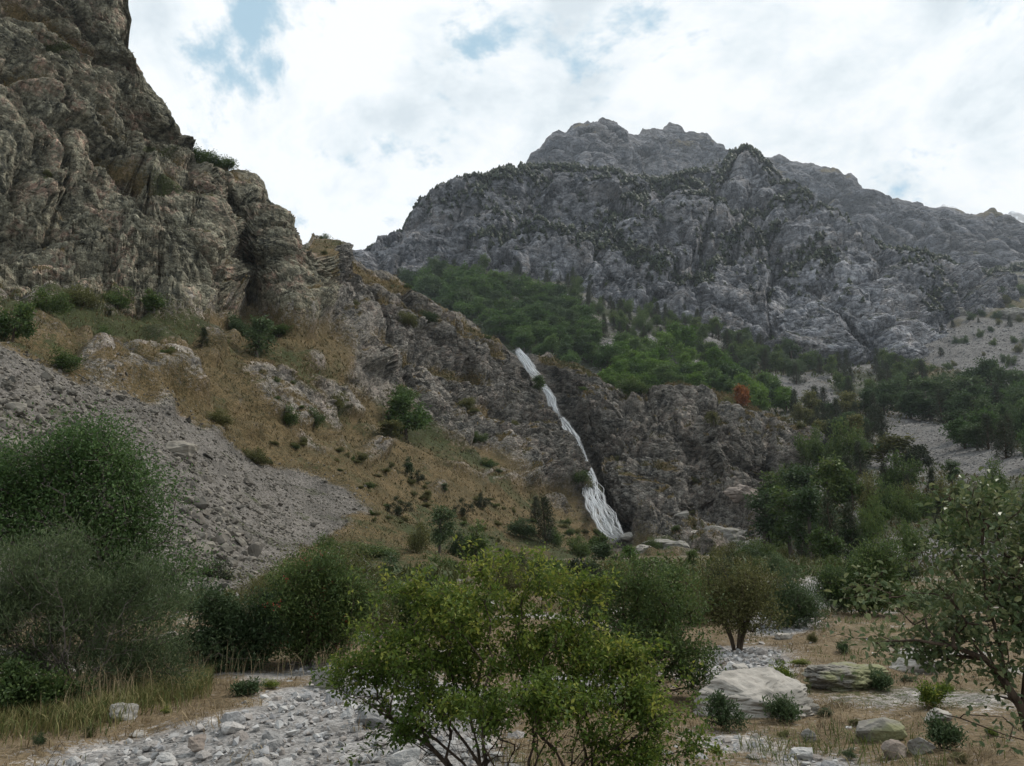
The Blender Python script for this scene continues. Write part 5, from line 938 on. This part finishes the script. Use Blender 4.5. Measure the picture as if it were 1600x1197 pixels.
wood([(600, 448), (680, 444), (760, 452), (850, 478), (925, 510), (945, 575), (900, 585), (820, 560), (760, 532), (690, 500)], 95, [('round', L_wood), ('round', L_wood), ('birch', L_wood), ('round', L_grey)], (36, 52), (0.7, 0.95), 'in the wood above the waterfall', 'wood above the waterfall', 10)
wood([(945, 560), (1000, 552), (1060, 558), (1120, 585), (1190, 615), (1245, 645), (1220, 655), (1160, 640), (1080, 620), (990, 630), (945, 620)], 50, [('round', L_bright), ('round', L_bright), ('round', L_wood)], (40, 54), (0.8, 1.05), 'above the right rock wall', 'bright belt above the rock wall', 11)
wood([(700, 428), (860, 412), (1000, 425), (1060, 480), (1120, 520), (1000, 545), (940, 535), (860, 474), (760, 444)], 125, [('pine', L_needle), ('pine', L_needle), ('round', L_dark), ('bush', L_dark)], (20, 32), (0.75, 1.0), 'at the foot of the mountain face', 'dark trees under the mountain', 9)
wood([(1060, 530), (1130, 520), (1250, 560), (1290, 590), (1220, 610), (1100, 575)], 52, [('round', L_grey), ('round', L_dark), ('pine', L_needle)], (28, 40), (0.75, 1.0), 'below the pale mountain slab', 'trees below the pale slab', 10)
wood([(1370, 622), (1440, 610), (1600, 620), (1720, 630), (1720, 740), (1600, 735), (1520, 708), (1450, 672), (1380, 660)], 62, [('round', L_grey), ('round', L_grey), ('birch', L_grey), ('round', L_wood), ('pine', L_needle)], (50, 66), (0.75, 1.0), 'in the wood at the right edge', 'wood at the right edge', 13)
wood([(1225, 640), (1330, 635), (1395, 668), (1380, 720), (1300, 715), (1250, 680)], 32, [('round', L_grey), ('pine', L_needle), ('round', L_olive), ('pine', L_needle)], (34, 48), (0.7, 0.95), 'in the belt beside the pale scree', 'mixed belt by the pale scree', 12)
wood([(1190, 720), (1330, 690), (1440, 770), (1600, 770), (1720, 780), (1720, 890), (1400, 890), (1200, 890)], 52, [('round', L_dark), ('birch', L_grey), ('pine', L_needle), ('bush', L_dark), ('bush', L_olive)], (44, 74), (0.65, 0.95), 'in the far-bank thicket', 'dark thicket on the far bank', 17)
wood([(1440, 470), (1560, 445), (1700, 440), (1700, 560), (1600, 590), (1500, 600), (1400, 590)], 75, [('pine', L_needle), ('bush', L_dark), ('bush', L_olive), ('bush', L_grey)], (7, 19), (0.8, 1.4), 'dotted on the high meadow', 'trees dotted on the high meadow', 11)
wood([(1290, 580), (1400, 565), (1450, 590), (1430, 620), (1320, 625)], 22, [('pine', L_needle), ('round', L_dark)], (26, 38), (0.7, 0.95), 'right of the pale slab foot', 'dark trees right of the slab', 10)
wood([(560, 432), (700, 424), (720, 440), (600, 448)], 14, [('pine', L_needle), ('round', L_dark)], (14, 22), (0.7, 0.95), 'at the rim of the green wood', 'rim of the green wood', 8)
wood([(1085, 872), (1330, 880), (1330, 905), (1085, 905)], 16, [('bush', L_dark), ('bush', L_grey), ('bush', L_olive)], (22, 38), (1.1, 1.6), 'on the bank beyond the clearing', 'bushes beyond the clearing', 14)
FB = np.random.default_rng(123); cnt_ = 0
for k in range(400):
    a_ = FB.uniform(330, 1420); y_ = FB.uniform(22, 75); x_ = (a_ - 800) / FPX * y_ * 0.975
    if cnt_ >= 58: break
    if in_bed(np.array([x_]), np.array([y_]))[0] or (1010 < a_ < 1330 and y_ < 34): continue
    p = np.array([x_, y_, float(floor_z(np.array([x_]), np.array([y_]))[0])]); kd = ['bush', 'bush', 'birch', 'bush', 'juniper'][k % 5]; h = FB.uniform(0.7, 1.6) * (1.5 if kd == 'birch' else 1); mt, cn = [(L_dark, 'dark green'), (L_grey, 'grey-green'), (L_olive, 'olive'), (L_dark, 'dark green'), (L_needle, 'blackish')][int(FB.integers(0, 5))]; s_ = FPX / float(project(p)[2])
    wh = 'left of the central shrub' if a_ < 560 else ('behind the central shrub' if a_ < 1000 else 'beyond the stony clearing')
    place(kd, p, h * s_, h * s_ * (0.5 if kd == 'birch' else 1.3), mt, {'bush': 'low ', 'birch': 'slender ', 'juniper': 'spiky '}[kd] + cn + (' sapling' if kd == 'birch' else ' bush') + ' on the flat ' + wh, 'bushes on the flat at the slope foot'); cnt_ += 1
for k, (a_, b_, w_, h_) in enumerate([(1470, 455, 60, 22), (1540, 470, 70, 24), (1440, 500, 50, 24), (1590, 500, 60, 20), (1500, 495, 40, 16), (1295, 572, 40, 14), (1250, 598, 30, 12)]):
    boulder(a_, b_, w_, h_, S_boulder, ['grey rock band at the left rim of the high meadow', 'long grey rock band in the high meadow', 'grey crag where the meadow meets the mountain', 'grey crag on the meadow at the right edge', 'small grey crag in the middle of the high meadow', 'pale flat rock under the pale mountain slab', 'small pale rock by the upper scree tongue'][k], 90 + k, MID, name='rock_outcrop', cat='rock', n=26, cuts=3, rough=0.16)
print('woods', time.time() - T0)

# --- dark pine scrub on the ledges of the mountain: a mass of tiny crowns
def mini_pine(rg):
    V, F = [], []
    for k in range(5):
        z_ = 0.12 + 0.17 * k; r_ = 0.34 * (1 - 0.16 * k); s = 5; a0 = rg.random() * 6; ring = [(r_ * (0.7 + 0.6 * rg.random()) * math.cos(a0 + i * 6.283 / s), r_ * (0.7 + 0.6 * rg.random()) * math.sin(a0 + i * 6.283 / s), z_ + 0.05 * rg.normal()) for i in range(s)]
        b = len(V); V += ring + [(0.04 * rg.normal(), 0.04 * rg.normal(), z_ + 0.3)]; F += [(b + i, b + (i + 1) % s, b + s) for i in range(s)]
    return np.array(V), np.array(F)
rg = np.random.default_rng(8); MINI = [mini_pine(rg) for _ in range(5)]
LINES = [([(560, 405), (632, 366), (662, 322), (690, 298), (740, 286), (815, 270), (900, 262)], 6, 150), ([(690, 300), (760, 300), (850, 285)], 16, 130), ([(880, 266), (960, 280), (1040, 292), (1095, 272)], 10, 190), ([(1010, 318), (1050, 312), (1085, 300)], 12, 110), ([(905, 318), (960, 318), (1000, 345), (960, 360)], 9, 90), ([(1000, 330), (900, 400), (860, 410)], 16, 150), ([(740, 412), (880, 402), (1000, 425)], 16, 200), ([(950, 400), (1010, 440), (1060, 470)], 16, 120), ([(1160, 240), (1130, 270), (1090, 330), (1060, 360)], 10, 110), ([(1165, 245), (1215, 300), (1250, 330)], 9, 90), ([(1100, 360), (1180, 350), (1240, 335)], 12, 100), ([(1250, 300), (1330, 365), (1400, 400), (1440, 440)], 9, 150), ([(1220, 340), (1300, 370), (1360, 400)], 16, 140), ([(1120, 420), (1180, 400), (1210, 380)], 10, 80), ([(1085, 500), (1110, 450), (1140, 420)], 10, 80), ([(1225, 425), (1275, 410), (1290, 440)], 14, 100), ([(1380, 420), (1440, 470), (1420, 500)], 14, 90), ([(1440, 420), (1540, 440), (1600, 430)], 10, 90), ([(660, 340), (760, 330), (800, 380)], 30, 60), ([(780, 300), (900, 340), (1100, 400), (1300, 430)], 60, 150)]
ps, hs_ = [], []
for ln, sp_, n in LINES:
    l = np.array(ln, float); sg = np.r_[0, np.cumsum(np.hypot(*np.diff(l, axis=0).T))]; n = int(n * 1.9); s_ = rg.random(n) * sg[-1]; a_ = np.interp(s_, sg, l[:, 0]) + rg.normal(0, sp_, n) * 0.7; b_ = np.interp(s_, sg, l[:, 1]) + np.abs(rg.normal(0, sp_, n)) * 0.7
    ok = b_ > np.interp(a_, FM.u, FM.cr) + 1; ps.append(FM.at(a_[ok], b_[ok])); hs_.append(rg.uniform(6, 12, ok.sum()))
ps = np.concatenate(ps); hs_ = np.concatenate(hs_) * project(ps)[2] / FPX
sc3 = np.stack([hs_ * 1.5, hs_ * 1.5, hs_], -1)
g = join_protos('pine_scrub', rg, MINI, ps, sc3, L_needle, tilt=0.05, sink=0.1); tag(g, 'dark pine scrub along the ledges and crest of the mountain', 'scrub', kind='stuff')
ps = FM.at(*(lambda a_: (a_, np.interp(a_, FM.u, FM.cr) + 3))(np.r_[rg.uniform(600, 900, 60), rg.uniform(1100, 1200, 14)])); hh = rg.uniform(4.5, 8.5, len(ps)) * project(ps)[2] / FPX
g = join_protos('pine_scrub', rg, MINI, ps, np.stack([hh * .8, hh * .8, hh], -1), L_needle, tilt=0.05, sink=0.1); tag(g, 'row of tiny pines on the mountain skyline', 'scrub', kind='stuff')

# ================================================================== GRASS
M_ledge = leaf_mat('ledge_grass_blades', (0.045, 0.052, 0.018), (0.12, 0.095, 0.04), (0.24, 0.175, 0.085), 0.15, 0.8)
M_under = leaf_mat('undergrowth_leaf', (0.11, 0.075, 0.035), (0.075, 0.07, 0.026), (0.05, 0.07, 0.022), 0.2, 0.7)
def blades(name, rng, pos, h, wd, lean, mat, tint):
    n = len(pos); a = rng.random(n) * 6.283; d = np.c_[np.cos(a), np.sin(a), 0 * a]; s = np.c_[-np.sin(a + rng.normal(0, .6, n)), np.cos(a), 0 * a]; L = (lean * np.abs(rng.normal(1, 0.5, n)))[:, None]; h = h[:, None]; wd = wd[:, None]; z = np.array([0, 0, 1.0])
    m_ = pos + z * h * 0.55 + d * h * L * 0.3; tp = pos + z * h * (1 - 0.25 * L) + d * h * L
    V = np.stack([pos - s * wd, pos + s * wd, m_ + s * wd * .8, m_ - s * wd * .8, tp], 1); b = (np.arange(n) * 5)[:, None]
    return obj(name, fast_mesh(name, V.reshape(-1, 3), [b + [0, 1, 2, 3], b + [3, 2, 4]], False, {'tint': np.repeat(np.clip(tint, 0, 1), 5)}), mat)
rg = np.random.default_rng(91)
n = 16000; x = rg.uniform(-1, 1, n); y = 4.2 + 34 * rg.random(n) ** 1.5; x = x * (2.5 + 0.78 * y); ok = ~in_bed(x, y) | (rg.random(n) < 0.035)
pt = np.stack([x, y], -1)[ok]; pn = fbm(np.c_[pt, pt[:, :1] * 0] * 0.3, 4, 105); ok = pn < 0.28; pt = pt[ok][:6000]
k = rg.integers(0, len(pt), 88000); rad = 0.10
b = pt[k] + rg.normal(size=(len(k), 2)) * rad; pos = np.c_[b, floor_z(b[:, 0], b[:, 1]) - 0.02]; D = np.linalg.norm(b, axis=1)
hgt = (0.05 + 0.13 * rg.random(len(pt)) ** 2)[k] * (0.6 + 0.8 * rg.random(len(k))); green = sst(fbm(np.c_[pt, pt[:, :1] * 0] * 0.45 + 5, 3, 107), 0.12, 0.4)[k] > rg.random(len(k)) * 0.9 + 0.1
w_ = 0.0018 + 0.00025 * D; tn = (0.5 + 0.25 * rg.normal(size=len(pt)))[k] + 0.15 * rg.normal(size=len(k))
g = blades('dry_grass', rg, pos[~green], hgt[~green], w_[~green], np.full((~green).sum(), 1.3), M_grass, tn[~green]); tag(g, 'straw-coloured dry grass on the valley floor', 'grass', kind='stuff')
g = blades('green_grass', rg, pos[green], hgt[green] * 1.2, w_[green], np.full(green.sum(), 1.0), M_ggrass, tn[green]); tag(g, 'greener grass tufts on the valley floor', 'grass', kind='stuff')
# rank undergrowth towards the foot of the slopes
n = 22000; y = 24 + 75 * rg.random(n) ** 1.2; x = rg.uniform(-0.62, 0.66, n) * y; ok = ~in_bed(x, y); x, y = x[ok], y[ok]; cl = fbm(np.c_[x, y, 0 * x] * 0.12, 3, 109); h_ = (0.25 + 0.4 * sst(cl, -0.1, 0.4)) * (0.5 + rg.random(len(x))) * np.clip(y / 45, 0.7, 1.5)
g = blades('undergrowth', rg, np.c_[x, y, floor_z(x, y) - 0.03], h_, h_ * 0.12, np.full(len(x), 0.8), M_under, 0.5 + 0.9 * cl + 0.2 * rg.normal(size=len(x))); tag(g, 'brown and olive undergrowth on the flat beyond the shrubs', 'undergrowth', kind='stuff')
n = 16000; a_ = rg.uniform(1060, 1640, n); b_ = rg.uniform(560, 900, n); ok = np.ones(n, bool)
for q in SC2[:5]: ok &= ~in_poly(a_, b_, q)
a_, b_ = a_[ok], b_[ok]; p = MID.at(a_, b_); h_ = rg.uniform(3, 8, len(p)) * project(p)[2] / FPX; cl = fbm(p * 0.03, 3, 111)
g = blades('undergrowth', rg, p, h_, h_ * 0.2, np.full(len(p), 0.9), M_under, 0.62 + 0.8 * cl + 0.2 * rg.normal(size=len(p))); tag(g, 'olive undergrowth between the trees of the far bank', 'undergrowth', kind='stuff')
# tall grass in front of the willow
n = 9000; a_ = rg.uniform(-40, 330, n); b_ = np.interp(a_, [-40, 150, 330], [1135, 1112, 1062]) + rg.normal(0, 13, n); p = floor_hit(a_, b_); hh = rg.uniform(0.08, 0.28, n); 
g = blades('tall_grass', rg, p, hh, np.full(n, 0.0045), np.full(n, 0.5), M_ggrass, 0.62 + 0.3 * rg.normal(size=n)); tag(g, 'taller green and straw grass along the foot of the willow', 'grass', kind='stuff')
n = 700; a_ = np.r_[rg.uniform(60, 320, 560), rg.uniform(330, 560, 140)]; b_ = np.interp(a_, [0, 150, 330, 560], [1125, 1105, 1055, 1040]) + rg.normal(0, 10, n); p = floor_hit(a_, b_)
g = blades('seed_grass', rg, p, rg.uniform(0.25, 0.65, n), np.full(n, 0.0026), np.full(n, 0.35), M_grass, rg.uniform(0.5, 1.0, n)); tag(g, 'pale grass stalks rising in front of the dark willow', 'grass', kind='stuff')
# tussocks on the ochre slope
n = 26000; a_ = rg.uniform(-40, 1040, n); b_ = rg.uniform(470, 900, n); ok = in_poly(a_, b_, GRASS) & ~in_poly(a_, b_, SCREE)
for o in OUT: ok &= ~in_poly(a_, b_, o)
a_, b_ = a_[ok], b_[ok]; p = NEAR.at(a_, b_); D = project(p)[2]; k = np.repeat(np.arange(len(p)), 4); pp = p[k] + rg.normal(size=(len(k), 3)) * 0.12; hh = rg.uniform(2.2, 4.8, len(k)) * D[k] / FPX
tn = (0.42 + 0.75 * fbm(p * 0.05, 4, 15) + 0.2 * rg.normal(size=len(p)))[k]
g = blades('slope_grass', rg, pp, hh, hh * 0.13, np.full(len(k), 1.0), M_slopegrass, tn); tag(g, 'ochre tussock grass covering the slope', 'grass', kind='stuff')
# grass and little bushes on the rock ledges
iv, iu = np.where((NEAR_ROCKY[:NEAR.nv] > 0.6) & ((NEAR_NZ[:NEAR.nv] > 0.62) | ((NEAR_GL[:NEAR.nv] > 0.45) & (NEAR_NZ[:NEAR.nv] > 0.0)))); sel = rg.permutation(len(iv))[:7500]; p = NEAR.P[iv[sel], iu[sel]]; wt = line_dist(NEAR.px[iv[sel], iu[sel]], NEAR.py[iv[sel], iu[sel]], FALL) > 22; p = p[wt]; D = project(p)[2]
k = np.repeat(np.arange(len(p)), 3); pp = p[k] + rg.normal(size=(len(k), 3)) * 0.15; hh = rg.uniform(2.2, 5.0, len(k)) * D[k] / FPX; tn = (0.35 + 0.6 * fbm(p * 0.06, 3, 16) + 0.2 * rg.normal(size=len(p)))[k]
g = blades('ledge_grass', rg, pp, hh, hh * 0.15, np.full(len(k), 1.1), M_ledge, tn); tag(g, 'ochre and olive grass on the ledges of the cliffs', 'grass', kind='stuff')
print('grass', time.time() - T0)

# ================================================================== HAZE
hx, hy0, hy1, hz0, hz1 = 2900.0, -60.0, 3950.0, -14.0, 1640.0
hv = np.array([(x_, y_, z_) for x_ in (-hx, hx) for y_ in (hy0, hy1) for z_ in (hz0, hz1)])
hf = np.array([(0, 1, 3, 2), (4, 6, 7, 5), (0, 4, 5, 1), (2, 3, 7, 6), (0, 2, 6, 4), (1, 5, 7, 3)])
M_haze, t = new_mat('haze_air')
v = t.n('ShaderNodeVolumePrincipled', {'Color': (0.82, 0.91, 1.0, 1), 'Density': HAZE_DENSITY, 'Anisotropy': 0.2}); t.n('ShaderNodeOutputMaterial', {1: v.outputs[0]})
hz = obj('haze', fast_mesh('haze', hv, hf), M_haze); tag(hz, 'thin pale haze filling the valley air', 'haze', kind='stuff')
tri = sum(len(o.data.loop_triangles) if (o.data.calc_loop_triangles() or True) else 0 for o in {o.data.name: o for o in bpy.data.objects if o.type == 'MESH'}.values())
print('triangles', tri, 'objects', len(bpy.data.objects), 'time', time.time() - T0)
